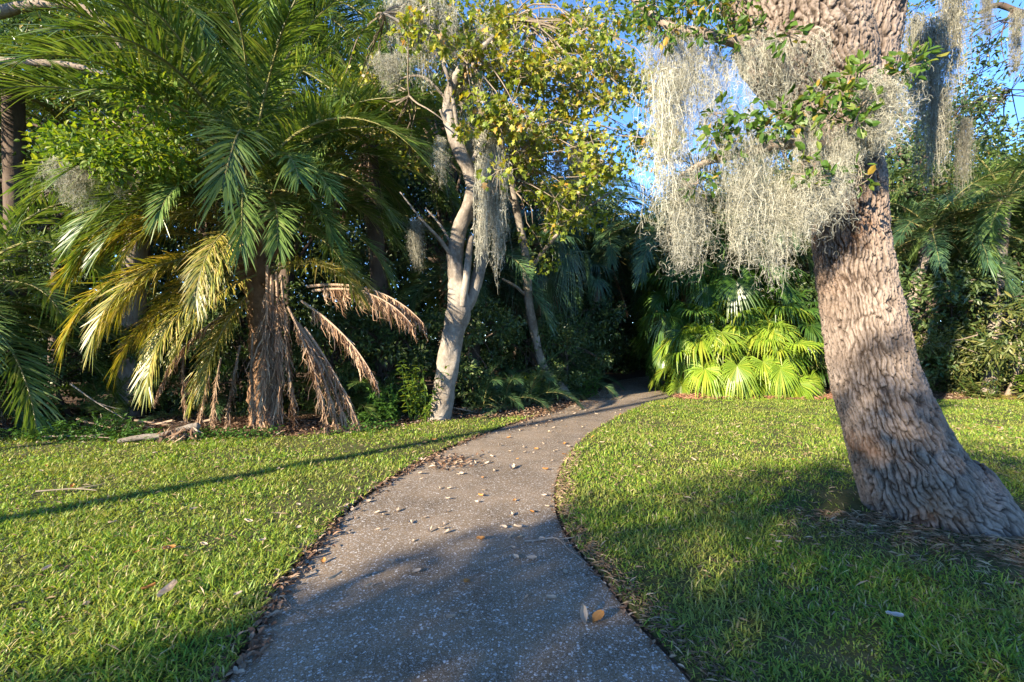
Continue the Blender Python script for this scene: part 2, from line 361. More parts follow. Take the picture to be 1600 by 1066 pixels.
yy = np.linspace(-4, 8.75, 90)
polyL = [(xl(y) - .035 - .02 * vnoise(y * 6, 3.3), y) for y in yy] + [(x, y) for x, y in WL[::-1][2:]] + [(-18, -4)]
polyL = polyL[::-1]
tag(slab('lawn', polyL, -.02, .035, M['lawn']), 'sunny lawn on the left of the path', 'lawn', kind='structure')
yy = np.linspace(-4, 11.5, 100)
polyR = [(xr(y) + .03 + .02 * vnoise(y * 6, 8.3), y) for y in yy] + [(x, y) for x, y in WR[1:]] + [(20, -4)]
tag(slab('lawn', polyR, -.02, .035, M['lawn']), 'half shaded lawn under the big oak right of the path', 'lawn', kind='structure')

# ------------------------------------------------------------------ grass
OAK = np.array([3.55, 3.9])
def grass(side):
    mb = MB()
    for (y0, y1, dens, w, h) in ((1.2, 2.6, 7600, .0066, .064), (2.6, 3.8, 5600, .007, .064), (3.8, 5.5, 3700, .0084, .062), (5.5, 8, 2200, .0105, .06), (8, 12, 1400, .0125, .056), (-3, 1.2, 500, .011, .08)):
        if side < 0: xa, xb = -(1.28 * max(y1, 2) + .8), 1.0
        else: xa, xb = .2, 1.28 * max(y1, 2) + .8
        n = int((xb - xa) * (y1 - y0) * dens)
        x = RNG.uniform(xa, xb, n); y = RNG.uniform(y0, y1, n)
        k = (x < xl(y) - .02) & (y < yw(x) + .12 * RNG.normal(size=n)) if side < 0 else (x > xr(y) + .02) & (y < ywr(x) + .08 * RNG.normal(size=n))
        nz = fbm(x * 1.1, y * 1.1, 5)
        keep = RNG.random(n) < np.clip(.62 + (nz - .36) * 2.0, .3, 1)
        if side > 0:
            dd = np.hypot((x - OAK[0] - .1) / 1.15, (y - OAK[1] + .25))
            keep &= RNG.random(n) < np.clip((dd - .72) / .75, .07, 1)
            keep &= RNG.random(n) < np.where((x - xr(y) < .1), .5, 1)
        k &= keep
        x = x[k]; y = y[k]; n = len(x)
        hh = h * (.2 + 1.4 * fbm(x * 2.4, y * 2.4, 9) ** 1.1 + .35 * (vnoise(x * 9, y * 9, 12) - .3)) * RNG.uniform(.6, 1.35, n)
        az = RNG.uniform(0, 2 * np.pi, n); lean = RNG.uniform(.15, 1.35, n)
        X = np.column_stack([np.cos(az) * lean, np.sin(az) * lean, np.ones(n)])
        az2 = az + RNG.normal(size=n) * .5
        Z = np.column_stack([np.cos(az2), np.sin(az2), -.3 * np.ones(n)])
        pos = np.column_stack([x, y, np.full(n, .03)])
        ww = w * RNG.uniform(.7, 1.3, n)
        for b, sl in ((.25, slice(0, None, 3)), (.6, slice(1, None, 3)), (1.0, slice(2, None, 3))):
            T = [(0, -.35, 0), (0, .35, 0), (.5, .5, .14 * b), (.5, -.5, .14 * b), (.98 - .18 * b, 0, .62 * b)]
            scatter(mb, T, [(3, 2, 4)], pos[sl], X[sl], Z[sl], hh[sl], ww[sl], 0, [(0, 1, 2, 3)])
    return mb
tag(link('grass', grass(-1).mesh('grass', M['grass'])), 'short sunlit grass of the lawn left of the path', 'grass', kind='stuff')
tag(link('grass', grass(1).mesh('grass', M['grass'])), 'short grass of the lawn right of the path, half in shade', 'grass', kind='stuff')

# ------------------------------------------------------------------ palm parts
def frond_mesh(name, L, e0, curl, nl, ll, lw, mats, droop=.25, vang=.5, dead=0., side=0., seed=0, pet=.12):
    rng = np.random.default_rng(seed); mb = MB(); m = 22
    t = np.linspace(0, 1, m)
    ang = R(e0) - R(curl) * t ** 1.25; yaw = side * t ** 1.5
    d = np.column_stack([np.cos(ang) * np.cos(yaw), np.cos(ang) * np.sin(yaw), np.sin(ang)])
    p = np.vstack([[0, 0, 0], np.cumsum(d[:-1] * L / (m - 1), 0)])
    tube(mb, p, np.linspace(.028, .005, m), 6, 1)
    tt = np.linspace(pet, 1, nl); tt = np.repeat(tt, 2) + rng.normal(size=2 * nl) * .004; tt = np.clip(tt, pet * .8, 1)
    sgn = np.tile([1., -1.], nl)
    base = np.column_stack([np.interp(tt, t, p[:, i]) for i in range(3)])
    T = unit(np.column_stack([np.interp(tt, t, d[:, i]) for i in range(3)]))
    S = unit(np.cross(T, np.array([-.001, 0, 1.]))) * -1
    Nn = np.cross(T, S) * -1; Nn *= np.sign(Nn[:, 2:3] + 1e-6)
    a = R(68) - R(46) * tt ** 1.4 + rng.normal(size=len(tt)) * .1
    va = vang + rng.normal(size=len(tt)) * .22
    dr = T * np.cos(a)[:, None] + (S * sgn[:, None] * np.cos(va)[:, None] + Nn * np.sin(va)[:, None]) * np.sin(a)[:, None]
    if dead > 0:
        dr = dr * (1 - dead) + dead * (np.array([0, 0, -1.]) + T * .35) + rng.normal(size=dr.shape) * .22 * dead
    dr = unit(dr)
    ln = ll * (.42 + .58 * np.sin(np.pi * (.12 + .78 * tt)) ** .8) * (1 + rng.normal(size=len(tt)) * .1)
    if dead > 0:
        k = rng.random(len(tt)) < .82; ln = np.where(k, ln, ln * .45) * rng.uniform(.55, 1.15, len(tt))
    nrm = unit(Nn + S * sgn[:, None] * -.25 + rng.normal(size=dr.shape) * (.15 + .8 * dead))
    Y = unit(np.cross(nrm, dr))
    st = np.array([0, .3, .62, .85, 1.]); wd = np.array([.45, 1, .85, .5, .04])
    dp = droop * (1 + rng.normal(size=len(tt)) * .45)
    V = []
    for s, w in zip(st, wd):
        c = base + dr * (ln * s)[:, None]; c[:, 2] -= dp * ln * s * s
        if dead > 0: c += rng.normal(size=c.shape) * .03 * s
        V += [c - Y * (lw * w / 2), c + Y * (lw * w / 2)]
    V = np.stack(V, 1); k = V.shape[1]
    q = np.array([(2 * i, 2 * i + 1, 2 * i + 3, 2 * i + 2) for i in range(len(st) - 1)])
    mb.add(V.reshape(-1, 3), (q[None] + (np.arange(len(tt)) * k)[:, None, None]).reshape(-1, 4), None, 0)
    return mb.mesh(name, mats)

FR = {}
def frond_set(kind, mats, classes, L=3.0, nl=100, ll=.58, lw=.024, **kw):
    for e, c in classes:
        FR[(kind, e)] = [frond_mesh('frond', L * (1 + .07 * (i - 1)), e, c + 8 * (i - 1), nl, ll, lw, mats, seed=hash((e, i)) % 9999 + (e + 100) * 7 + i, side=.25 * (i - 1), **kw) for i in range(3)]
CL = [(82, 60), (62, 78), (42, 88), (22, 86), (2, 78), (-18, 60)]
frond_set('green', [M['frond'], M['rachis']], CL)
frond_set('dark', [M['frond_shaded'], M['rachis']], CL)
frond_set('yellow', [M['frond_yellow'], M['rachis']], [(15, 75), (-5, 70), (-25, 55), (-50, 32)], droop=.4, vang=.25)
frond_set('dead', [M['frond_dead'], M['rachis_dead']], [(-30, 35), (-55, 25), (-78, 10), (-87, 4), (5, 60)], L=2.7, nl=110, ll=.4, lw=.02, dead=.72, droop=.2)

def put_frond(root, pos, kind, e, az, sc=1.0, name=None, roll=0):
    cl = [c for (k, c) in FR if k == kind]; e = min(cl, key=lambda c: abs(c - e))
    me = random.choice(FR[(kind, e)])
    nm = name or ('dead_frond' if kind == 'dead' else 'frond')
    o = link(nm, me, root, np.asarray(pos) - np.array(root.location), (R(roll), 0, R(az)), sc)
    return o

def palm_trunk(mb, pts, r, ring=.10, amp=.08, sides=20, n=70, seed=1):
    p = catmull(pts, n); rad = np.interp(np.linspace(0, 1, n), np.linspace(0, 1, len(r)), r)
    s = np.concatenate([[0], np.cumsum(np.linalg.norm(np.diff(p, axis=0), axis=1))])
    a = np.arange(sides) / sides * 6.283
    S, A = np.meshgrid(s, a, indexing='ij')
    disp = rad[:, None] * (amp * ((S / ring + A / 6.283 * 2) % 1 - .5) + amp * 1.4 * (vnoise(A * 3, S * 5, seed) - .5))
    tube(mb, p, rad, sides, 0, disp)
    return p

def palm(name, label, cat, group, base, top, r, kind, n, emin=-15, emax=82, sc=1.0, trunk_mat='dark_bark', az0=0, seed=3, nboots=0, dead=0, mid=None, dead_sc=.8):
    rng = np.random.default_rng(seed)
    base = np.asarray(base, float); top = np.asarray(top, float)
    root = thing(name, base, label, cat, group)
    mb = MB(); m = (base + top) / 2 if mid is None else np.asarray(mid)
    p = palm_trunk(mb, [base - [0, 0, .1], m, top], r, seed=seed); part('trunk', mb, M[trunk_mat], root, True)
    for i in range(n):
        f = (i + .5) / n; e = emax - (emax - emin) * f ** .8 + rng.normal() * 5; az = az0 + i * 137.5 + rng.normal() * 8
        pos = top + np.array([math.cos(R(az)) * r[-1] * .5, math.sin(R(az)) * r[-1] * .5, .12 - .35 * f])
        put_frond(root, pos, kind, e, az, sc * rng.uniform(.85, 1.1), roll=rng.normal() * 8)
    for i in range(dead):
        az = az0 + 40 + i * 137.5; pos = top + np.array([math.cos(R(az)) * r[-1] * .7, math.sin(R(az)) * r[-1] * .7, -.45])
        put_frond(root, pos, 'dead', rng.choice([-55, -78]), az, dead_sc * rng.uniform(.8, 1.1))
    return root

def fan_mesh(name, e, pl, rad, mats, nseg=42, spread=142, droop=.35, tilt=0., seed=0, split=.5):
    rng = np.random.default_rng(seed); mb = MB(); m = 10
    t = np.linspace(0, 1, m); ang = R(e) - R(30) * t
    d = np.column_stack([np.cos(ang), 0 * t, np.sin(ang)]); p = np.vstack([[0, 0, 0], np.cumsum(d[:-1] * pl / (m - 1), 0)])
    tube(mb, p, np.linspace(.016, .008, m), 5, 1)
    an = ang[-1] - R(14 + .5 * (80 - e)) + tilt
    T = np.array([math.cos(an), 0, math.sin(an)]); S = np.array([0, 1., 0]); Nn = np.array([-math.sin(an), 0, math.cos(an)])
    hub = p[-1]
    ph = np.linspace(-R(spread), R(spread), nseg) + rng.normal(size=nseg) * .012; dph = 2 * R(spread) / (nseg - 1)
    dr = np.cos(ph)[:, None] * T + np.sin(ph)[:, None] * S + (.22 * np.abs(np.sin(ph)))[:, None] * Nn
    dr = unit(dr); tg = unit(-np.sin(ph)[:, None] * T + np.cos(ph)[:, None] * S)
    rl = rad * (.86 + .14 * np.cos(ph)) * (1 + rng.normal(size=nseg) * .05)
    st = np.array([.02, split, split + .2, split + .36, 1.0]); V = []
    dp = droop * (1 + rng.normal(size=nseg) * .35)
    for s in st:
        w = s * rl * dph / 2 * 1.02 if s <= split else split * rl * dph / 2 * max(.06, (1 - (s - split) / (1 - split)) ** .8)
        c = hub + dr * (rl * s)[:, None]
        x = max(0, s - split * .7) / (1 - split * .7); c[:, 2] -= dp * rl * x ** 1.6; 
        c -= dr * (rl * .35 * dp * x ** 2)[:, None]
        w = np.broadcast_to(w, (nseg,))[:, None]
        V += [c - tg * w, c + Nn * w * .55, c + tg * w]
    V = np.stack(V, 1); k = V.shape[1]; q = []
    for i in range(len(st) - 1):
        q += [(3 * i, 3 * i + 1, 3 * i + 4, 3 * i + 3), (3 * i + 1, 3 * i + 2, 3 * i + 5, 3 * i + 4)]
    mb.add(V.reshape(-1, 3), (np.array(q)[None] + (np.arange(nseg) * k)[:, None, None]).reshape(-1, 4), None, 0)
    return mb.mesh(name, mats)

FAN = {}
def fan_set(kind, mats, classes, **kw):
    for e in classes: FAN[(kind, e)] = [fan_mesh('fan_leaf', e, kw.get('pl', 1.0), kw.get('rad', .72) * (1 + .1 * i), mats, seed=e + 200 + i, droop=kw.get('droop', .4) * (1 + .25 * i), split=kw.get('split', .55)) for i in range(2)]
FC = [78, 52, 28, 4, -22, -45]
fan_set('green', [M['fan'], M['rachis']], FC)
fan_set('yellow', [M['fan_sunlit'], M['rachis']], FC)
fan_set('dark', [M['fan_shaded'], M['rachis']], FC, split=.4, droop=.5)
fan_set('dead', [M['frond_dead'], M['rachis_dead']], [-60, -80], split=.35, droop=.9, pl=.7, rad=.6)
def put_fan(root, pos, kind, e, az, sc=1.0, roll=0):
    cl = [c for (k, c) in FAN if k == kind]; e = min(cl, key=lambda c: abs(c - e))
    return link('dead_fan_leaf' if kind == 'dead' else 'fan_leaf', random.choice(FAN[(kind, e)]), root, np.asarray(pos) - np.array(root.location), (R(roll), 0, R(az)), sc)

# ------------------------------------------------------------------ spanish moss
def ribbon(mb, pts, w, rng, mat=0):
    n, m, _ = pts.shape
    sd = rand_unit(n, rng)[:, None]; w = np.broadcast_to(w, (n,))[:, None, None] * np.linspace(1, .45, m)[None, :, None]
    V = np.stack([pts - sd * w / 2, pts + sd * w / 2], 2).reshape(n, m * 2, 3)
    q = np.array([(2 * i, 2 * i + 1, 2 * i + 3, 2 * i + 2) for i in range(m - 1)])
    mb.add(V.reshape(-1, 3), (q[None] + (np.arange(n) * m * 2)[:, None, None]).reshape(-1, 4), None, mat)

def moss_mesh(width, depth, length, ntas, nstr, mats, seed=0, curl=.05, w=.0035, lvar=.5, spread=.06, ncurl=3, wig=1., top=.05):
    rng = np.random.default_rng(seed); mb = MB()
    for i in range(ntas):
        cx = rng.uniform(-width / 2, width / 2); cy = rng.uniform(-depth, depth); tl = length * (1 - lvar * rng.random() ** .7)
        n = max(4, int(nstr * tl / length)); m = 13
        x0 = cx + rng.normal(size=n) * spread; y0 = cy + rng.normal(size=n) * spread; ln = tl * rng.uniform(.35, 1, n) ** .7
        t = np.linspace(0, 1, m)
        z = -ln[:, None] * t + .03 * rng.random((n, 1))
        z = z + rng.normal() * top
        st = rng.normal(size=(n, m, 2)); st[:, 1:] += .6 * st[:, :-1]
        walk = np.cumsum(st * .0125, 1) * wig
        k = 1 - .65 * t[None, :] * ln[:, None] / tl                                   # the tassel narrows to its tip
        pts = np.stack([cx + (x0 - cx)[:, None] * k + walk[..., 0], cy + (y0 - cy)[:, None] * k + walk[..., 1], z + rng.normal(size=z.shape) * .012 * wig], -1)
        ribbon(mb, pts, w, rng)
        for j in range(ncurl):
            sel = rng.integers(0, m, (n, 7)); b = np.take_along_axis(pts, sel[..., None].repeat(3, -1), 1).reshape(-1, 3)
            q = len(b); d1 = rand_unit(q, rng) * curl * rng.uniform(.35, 1, (q, 1)); d2 = rand_unit(q, rng) * curl * .8 * rng.uniform(.3, 1, (q, 1)) + np.array([0, 0, -curl * .3])
            c = np.stack([b, b + d1 * .55 - d2 * .12, b + d1 * .95 + d2 * .2, b + d1 * 1.0 + d2 * .75, b + d1 * .75 + d2 * 1.1], 1)
            ribbon(mb, c, w * .8, rng)
    return mb.mesh('spanish_moss', mats)

MS = {
    'curtain': [moss_mesh(1.0, .16, 1.0, 13, 31, [M['moss']], s, curl=.045, lvar=.75, w=.0028, ncurl=4, wig=1.0, top=.07, spread=.05) for s in (1, 2)],
    'fluff': [moss_mesh(.8, .14, .5, 14, 22, [M['moss']], s, curl=.055, spread=.065, w=.0028, ncurl=4, wig=1.2, top=.08, lvar=.65) for s in (3, 4)],
    'tail': [moss_mesh(.1, .04, 1.0, 4, 34, [M['moss']], s, curl=.045, spread=.04, lvar=.3, w=.003, ncurl=4, wig=.9) for s in (5, 6, 7)],
    'tuft': [moss_mesh(.22, .08, .5, 7, 30, [M['moss']], s, curl=.055, spread=.05, w=.0032, ncurl=4, wig=1.1) for s in (8, 9)],
    'veil': [moss_mesh(.7, .12, 1.1, 18, 24, [M['moss']], s, curl=.06, lvar=.7, w=.007, ncurl=3, top=.1) for s in (10, 11)],
    'mane': [moss_mesh(.5, .1, 1.0, 17, 44, [M['moss']], s, curl=.06, lvar=.8, w=.008, ncurl=3, top=.09) for s in (14, 15)],
    'shade_toned': [moss_mesh(.16, .08, 1.6, 6, 34, [M['moss_shaded']], s, curl=.07, lvar=.4, w=.0065, spread=.06) for s in (12, 13)],
}
def moss(kind, px, py, d, sc, label, group='Spanish moss hanging from the trees', sz=None, rz=None):
    me = random.choice(MS[kind]); l = P(px, py, d)
    s = sc if sz is None else (sc, sc, sz)
    return tag(link('spanish_moss', me, None, l, (0, 0, RNG.uniform(-.5, .5) if rz is None else rz), s), label, 'moss', group)

# ------------------------------------------------------------------ the big live oak
def bark_tube(mb, pts, rads, sides, n, cu, cv, depth, seed, flare=False, groove=None, stain=None):
    p = catmull(pts, n); rad = np.maximum(catmull(np.array(rads, float)[:, None].repeat(3, 1), n)[:, 0], .01)
    s = np.concatenate([[0], np.cumsum(np.linalg.norm(np.diff(p, axis=0), axis=1))])
    a = np.arange(sides) / sides
    S, A = np.meshgrid(s, a, indexing='ij')
    per = max(6, int(round(2 * np.pi * np.mean(rad) / cu)))
    wrap = np.clip((A - .8) / .2, 0, 1) ** 2
    def per_noise(fu, fv, sd, o): 
        q = fbm(A * per * fu, S / cv * fv, sd, o); q0 = fbm((A - 1) * per * fu, S / cv * fv, sd, o)
        return q * (1 - wrap) + q0 * wrap
    wob = (per_noise(.3, .55, seed + 3, 2) - .37) * 2.6
    wv = (per_noise(.7, 1.2, seed + 9, 3) - .45) * .9
    f1, f2 = cells(A * per + wob, S / (cv * 3.0) + wv, per, seed)
    gap = .13 + .3 * per_noise(.25, .4, seed + 21, 2)
    e = np.clip((f2 - f1) / gap, 0, 1)
    f1b, f2b = cells(A * per * 1.5 + wob * 1.5 + .4, S / (cv * 1.25) + wv * 1.7, int(per * 1.5), seed + 40)
    e2 = np.clip((f2b - f1b) / .17, 0, 1)
    plate = per_noise(1.0, 1.0, seed + 70, 1)
    disp = depth * (1.05 * (e - 1) + .4 * (e2 - 1) + .8 * (plate - .5)) + depth * .75 * (per_noise(3, 4, seed + 60, 4) - .45)
    disp += rad[:, None] * .08 * (per_noise(.12, .25, seed + 90, 2) - .4)
    if flare:
        z = p[:, 2][:, None]; th = A * 2 * np.pi
        lob = .5 + .5 * np.sin(th * 4 + 1.2) * .7 + .3 * np.sin(th * 7 + .4)
        disp += rad[:, None] * np.exp(-np.clip(z, 0, None) / .24) * .24 * np.clip(lob, 0, 1.2)
    tube(mb, p, rad, sides, 0, disp)
    g = np.concatenate([np.clip((1 - e) * .95 + (1 - e2) * .45, 0, 1).ravel(), [0]])
    st = np.zeros(S.shape)
    if stain is not None:
        Vw = mb.V[-1][:-1].reshape(n, sides, 3); st = stain(Vw)
    mb.attr.setdefault('groove', []).append(g); mb.attr.setdefault('stain', []).append(np.concatenate([np.asarray(st).ravel(), [0]]))
    return p

def fin(mb):
    for k in list(mb.attr): mb.attr[k] = np.concatenate(mb.attr[k])
    return mb

D = 3.9
prof = [(850, 1478, .66), (800, 1468, .60), (770, 1447, .555), (700, 1412, .475), (600, 1373, .415), (500, 1352, .383), (400, 1336, .358), (300, 1328, .35), (200, 1312, .38), (120, 1286, .54), (60, 1252, .62), (0, 1215, .54), (-100, 1155, .44), (-220, 1080, .32), (-330, 960, .26)]
dep = [3.9] * 10 + [3.88, 3.84, 3.75, 3.6, 3.4]
pts = [P(x, y, D) * np.array([1, 0, 1]) + np.array([0, dd, 0]) for (y, x, r), dd in zip(prof, dep)]
def oak_stain(V):
    out = np.zeros(V.shape[:2])
    for (px, py, rx, rz, s) in ((1345, 335, .26, .16, .75), (1320, 300, .2, .12, .6), (1330, 420, .12, .35, .35), (1400, 725, .06, .15, 1.0), (1478, 795, .13, .11, .9), (1290, 250, .2, .3, .35)):
        c = P(px, py, 3.5); dx = (V[..., 0] - c[0]) / rx; dz = (V[..., 2] - c[2]) / rz
        k = np.exp(-(dx ** 2 + dz ** 2)) * (V[..., 1] < 4.0)
        out += s * k * np.clip(fbm(V[..., 0] * 14, V[..., 2] * 14, 31) * 2.2 - .3, 0, 1)
    return np.clip(out, 0, .85)
oak = thing('live_oak', (OAK[0], OAK[1], 0), 'massive leaning oak with deeply furrowed pinkish grey bark at the right edge', 'tree')
mb = MB(); oakp = bark_tube(mb, pts - np.array([.025, 0, 0]), [r * .79 for _, _, r in prof], 400, 820, .04, .08, .03, 5, True, stain=oak_stain)
part('trunk', fin(mb), M['oak_bark'], oak, True)
lim = [(230, 1326, .28, 3.95), (140, 1338, .36, 3.95), (70, 1347, .375, 3.98), (0, 1364, .365, 4.02), (-90, 1400, .34, 4.12), (-200, 1460, .3, 4.3), (-330, 1570, .24, 4.6)]
mb = MB(); pr = [P(x, y, D) * np.array([1, 0, 1]) + np.array([0, dd, 0]) for (y, x, r, dd) in lim]
bark_tube(mb, pr, [l[2] * .86 for l in lim], 280, 360, .042, .085, .024, 15)
part('limb', fin(mb), M['oak_bark'], oak, True)
def small_limb(root, pts, r0, r1, mat='oak_bark', name='branch'):
    mb = MB(); n = 60
    p = catmull(pts, n); s = np.linspace(0, 1, n); a = np.arange(12) / 12 * 6.28
    S, A = np.meshgrid(s * len(pts) * .8, a, indexing='ij')
    rad = np.linspace(r0, r1, n)
    tube(mb, p, rad, 12, 0, rad[:, None] * .35 * (fbm(np.cos(A) * 2 + 5, S * 8 + np.sin(A) * 2, 3, 3) - .45))
    return part(name, mb, M[mat], root, True)
small_limb(oak, [P(1240, 120, 3.7), P(1180, 75, 3.55), P(1110, 55, 3.5), P(1045, 40, 3.6), P(980, -10, 3.8)], .06, .02, 'grey_bark')
small_limb(oak, [P(1300, 240, 3.62), P(1230, 225, 3.4), P(1160, 240, 3.45), P(1100, 255, 3.5), P(1062, 275, 3.55)], .05, .014, 'grey_bark')
small_limb(oak, [P(1370, 150, 3.6), P(1395, 125, 3.5), P(1412, 110, 3.5)], .018, .006, 'grey_bark')
spr = [(1215, 75, 3.4), (1112, 190, 3.5), (1150, 198, 3.45), (1100, 232, 3.5), (1200, 190, 3.4), (1240, 178, 3.35), (1290, 165, 3.35), (1330, 178, 3.38), (1320, 130, 3.4), (1385, 128, 3.4), (1405, 118, 3.4),
       (1240, 265, 3.35), (1255, 285, 3.35), (1082, 300, 3.5), (1100, 30, 3.5), (1150, 20, 3.5), (1060, 25, 3.6), (1300, 150, 3.35), (1310, 205, 3.35), (1275, 195, 3.3), (1130, 235, 3.45), (1180, 215, 3.4), (1320, 290, 3.4), (1090, 65, 3.5), (1040, 70, 3.6),
       (1130, 75, 3.5), (1070, 20, 3.6), (1115, 215, 3.45), (1215, 205, 3.35), (1260, 170, 3.35), (1010, 30, 3.7), (1395, 105, 3.5)]
mb = MB(); mt = MB()
cs = np.array([P(*s) for s in spr]) - np.array([0, .14, 0]); crown(mb, cs, .11, 30, .07, LEAFE, 1.0, .6, .1, .52)
ex_ = [P(x + RNG.normal() * 9, y + RNG.normal() * 9, RNG.uniform(4.0, 4.8)) for x, y in [(1000, 70), (1010, 110), (1000, 150), (1025, 180), (1015, 230), (990, 30), (1075, 150), (1090, 200), (1080, 110), (1035, 260), (1060, 225), (1005, 270)]]
crown(mb, ex_, .17, 26, .05, LEAFE, .9, .5, .2, .42)
for c in ex_: twig(mt, P(1050, 30, 3.7), c, .008, .002, .05, 5, 9)
cs2 = np.array([P(px, py, 3.7) for px in np.linspace(985, 1170, 16) for py in (-45, 5, 40)]) + RNG.normal(size=(48, 3)) * .12
crown(mb, cs2, .17, 30, .05, LEAFE, .9, .6, .1, .42)
for c in cs:
    for k in range(5):
        twig(mt, c + RNG.normal(size=3) * .02, c + rand_unit(1)[0] * .12, .004, .0015, 0, 4, 5)
    twig(mt, c + np.array([RNG.uniform(-.1, .15), .12, RNG.uniform(-.12, .1)]), c, .006, .003, .1, 4, 6)
part('leaf_sprays', mb, M['sprout'], oak); part('twigs', mt, M['twig'], oak)
mb = MB(); up = np.array([(RNG.uniform(.2, 8), RNG.uniform(2.5, 7.5), RNG.uniform(6.2, 9.5)) for _ in range(60)])
crown(mb, up, .75, 110, .075, LEAF4, .6); part('crown', mb, M['oak_leaf'], oak)

G1 = 'Spanish moss hanging from the big oak'
moss('curtain', 1190, 70, 3.55, .85, 'upper thick grey curtain of moss beside the oak fork', G1, .75)
moss('fluff', 1120, 70, 3.55, .7, 'wiry grey moss between the left bough leaves and the oak fork', G1, 1.2)
moss('fluff', 1135, 140, 3.6, .75, 'thin moss veil filling the gap above the green sprout leaves', G1, 1.3)
moss('fluff', 1060, 60, 3.55, .55, 'tan moss bunch at the left end of the upper oak bough', G1, 1.2)
moss('tail', 1040, 120, 3.55, 1.25, 'longest thin moss string hanging in front of the blue sky gap', G1, 1.5)
moss('tail', 1060, 130, 3.55, .9, 'shorter thin moss string beside the longest one', G1, 1.0)
moss('curtain', 1130, 225, 3.45, .75, 'left half of the wide pale moss curtain above the fan palms', G1, .55, .1)
moss('curtain', 1215, 215, 3.4, .8, 'right half of the wide pale moss curtain next to the oak trunk', G1, .8, -.1)
moss('tail', 1078, 270, 3.5, 1.5, 'thick pale moss rope at the left end of the wide curtain', G1, .95)
moss('tail', 1070, 285, 3.52, 1.1, 'slim pale moss rope left of the thick rope', G1, .75)
moss('tail', 1165, 270, 3.4, 1.4, 'moss rope hanging from the middle of the wide curtain', G1, .8)
moss('tail', 1212, 290, 3.4, .9, 'brownish thin moss rope hanging lowest over the fan palms', G1, .95)
moss('tuft', 1250, 290, 3.35, 1.1, 'moss tuft against the left flank of the oak trunk', G1, 1.2)
moss('tuft', 1280, 270, 3.32, .9, 'moss tuft hanging over the brown burl of the oak', G1)
moss('fluff', 1290, 205, 3.3, .5, 'wiry moss mat across the front of the oak trunk', G1, .9)
moss('tuft', 1370, 140, 3.38, 1.1, 'pale moss beard on the right front of the oak trunk', G1, 1.0)
moss('tuft', 1352, 195, 3.36, 1.0, 'small moss beard below the pale one on the oak trunk', G1, .7)
moss('shade_toned', 1458, 40, 6.0, 1.0, 'dark moss column hanging just right of the oak trunk', G1, 1.55)
moss('shade_toned', 1470, 140, 6.2, .75, 'brown ended moss bundle beside the dark column', G1, .9)
moss('shade_toned', 1493, -40, 6.2, 1.0, 'tall straight moss column in front of the right sky gap', G1, 1.3)
moss('shade_toned', 1508, 190, 7.0, .6, 'faint thin moss string under the tall straight column', G1, .8)
moss('shade_toned', 1545, -30, 7.2, .5, 'bluish moss wisp among the bare twigs at the top right', G1, .7)
moss('shade_toned', 1590, 20, 7.2, .5, 'bluish moss wisp at the far upper right corner', G1, .8)
moss('shade_toned', 1432, 30, 6.4, .8, 'ragged dark moss strand nearest the oak trunk edge', G1, 1.1)

# ------------------------------------------------------------------ pale leaning tree in the middle
pt = thing('pale_tree', P(690, 658, 8.6) * [1, 1, 0], 'pale barked leaning tree with forked trunk and yellow green leaves', 'tree')
def px_tube(rows, n, sides, mat, root, name, amp=.25, fl=0., k=1.):
    """rows: (px, py, depth, width in photo px)"""
    mb = MB(); p = catmull([P(a, b, c) for a, b, c, w in rows], n); rad = catmull(np.array([[k * w / 2 / FPX * c] * 3 for a, b, c, w in rows]), n)[:, 0]
    s = np.linspace(0, 1, n) * len(rows) * 2; a = np.arange(sides) / sides * 6.283
    S, A = np.meshgrid(s, a, indexing='ij')
    dp = rad[:, None] * amp * (fbm(np.cos(A) * 1.6 + 9, S * 1.2 + np.sin(A) * 1.6, len(rows), 4) - .47)
    if fl: dp += rad[:, None] * fl * np.exp(-S / .8) * (.6 + .5 * np.sin(A * 3))
    tube(mb, p, np.maximum(rad, .004), sides, 0, dp)
    return part(name, mb, M[mat], root, True)
px_tube([(682, 672, 8.6, 52), (688, 645, 8.6, 42), (697, 590, 8.6, 40), (706, 530, 8.6, 41), (716, 482, 8.6, 46), (714, 440, 8.6, 34), (711, 400, 8.55, 31), (721, 350, 8.5, 29), (738, 305, 8.45, 27), (734, 270, 8.4, 27), (718, 235, 8.35, 26), (704, 195, 8.3, 24), (701, 160, 8.2, 22), (710, 128, 8.1, 19), (727, 100, 8.0, 16), (760, 70, 7.9, 11), (800, 30, 7.9, 8)], 180, 28, 'pale_bark', pt, 'trunk', .45, .4, .8)
px_tube([(718, 495, 8.65, 26), (734, 470, 8.75, 24), (747, 430, 8.85, 23), (754, 385, 8.95, 21), (757, 330, 9.0, 18), (762, 270, 9.0, 17), (776, 200, 9.0, 14), (800, 120, 9.0, 11), (840, 40, 9.0, 8)], 80, 20, 'pale_bark', pt, 'limb', .4, 0, .85)
px_tube([(722, 478, 8.45, 12), (728, 440, 8.4, 11), (731, 410, 8.45, 11), (736, 370, 8.6, 10)], 30, 12, 'pale_bark', pt, 'limb', .2)
for rows in ([(706, 400, 8.5, 8), (685, 372, 8.3, 6), (660, 345, 8.1, 4), (625, 300, 7.9, 2)], [(712, 395, 8.6, 6), (690, 355, 8.6, 4), (665, 325, 8.6, 1.5)], [(705, 200, 8.3, 9), (694, 185, 8.2, 6), (688, 172, 8.1, 4)],
             [(735, 262, 8.4, 9), (750, 225, 8.3, 8), (770, 160, 8.2, 7), (760, 100, 8.2, 5)], [(720, 240, 8.3, 7), (700, 120, 8, 6), (660, 60, 7.8, 5), (600, 20, 7.6, 4)], [(702, 160, 8.2, 5), (660, 120, 8.3, 4), (610, 130, 8.6, 3), (570, 160, 8.9, 1.5)]):
    px_tube(rows, 24, 8, 'pale_bark', pt, 'branch', .2)
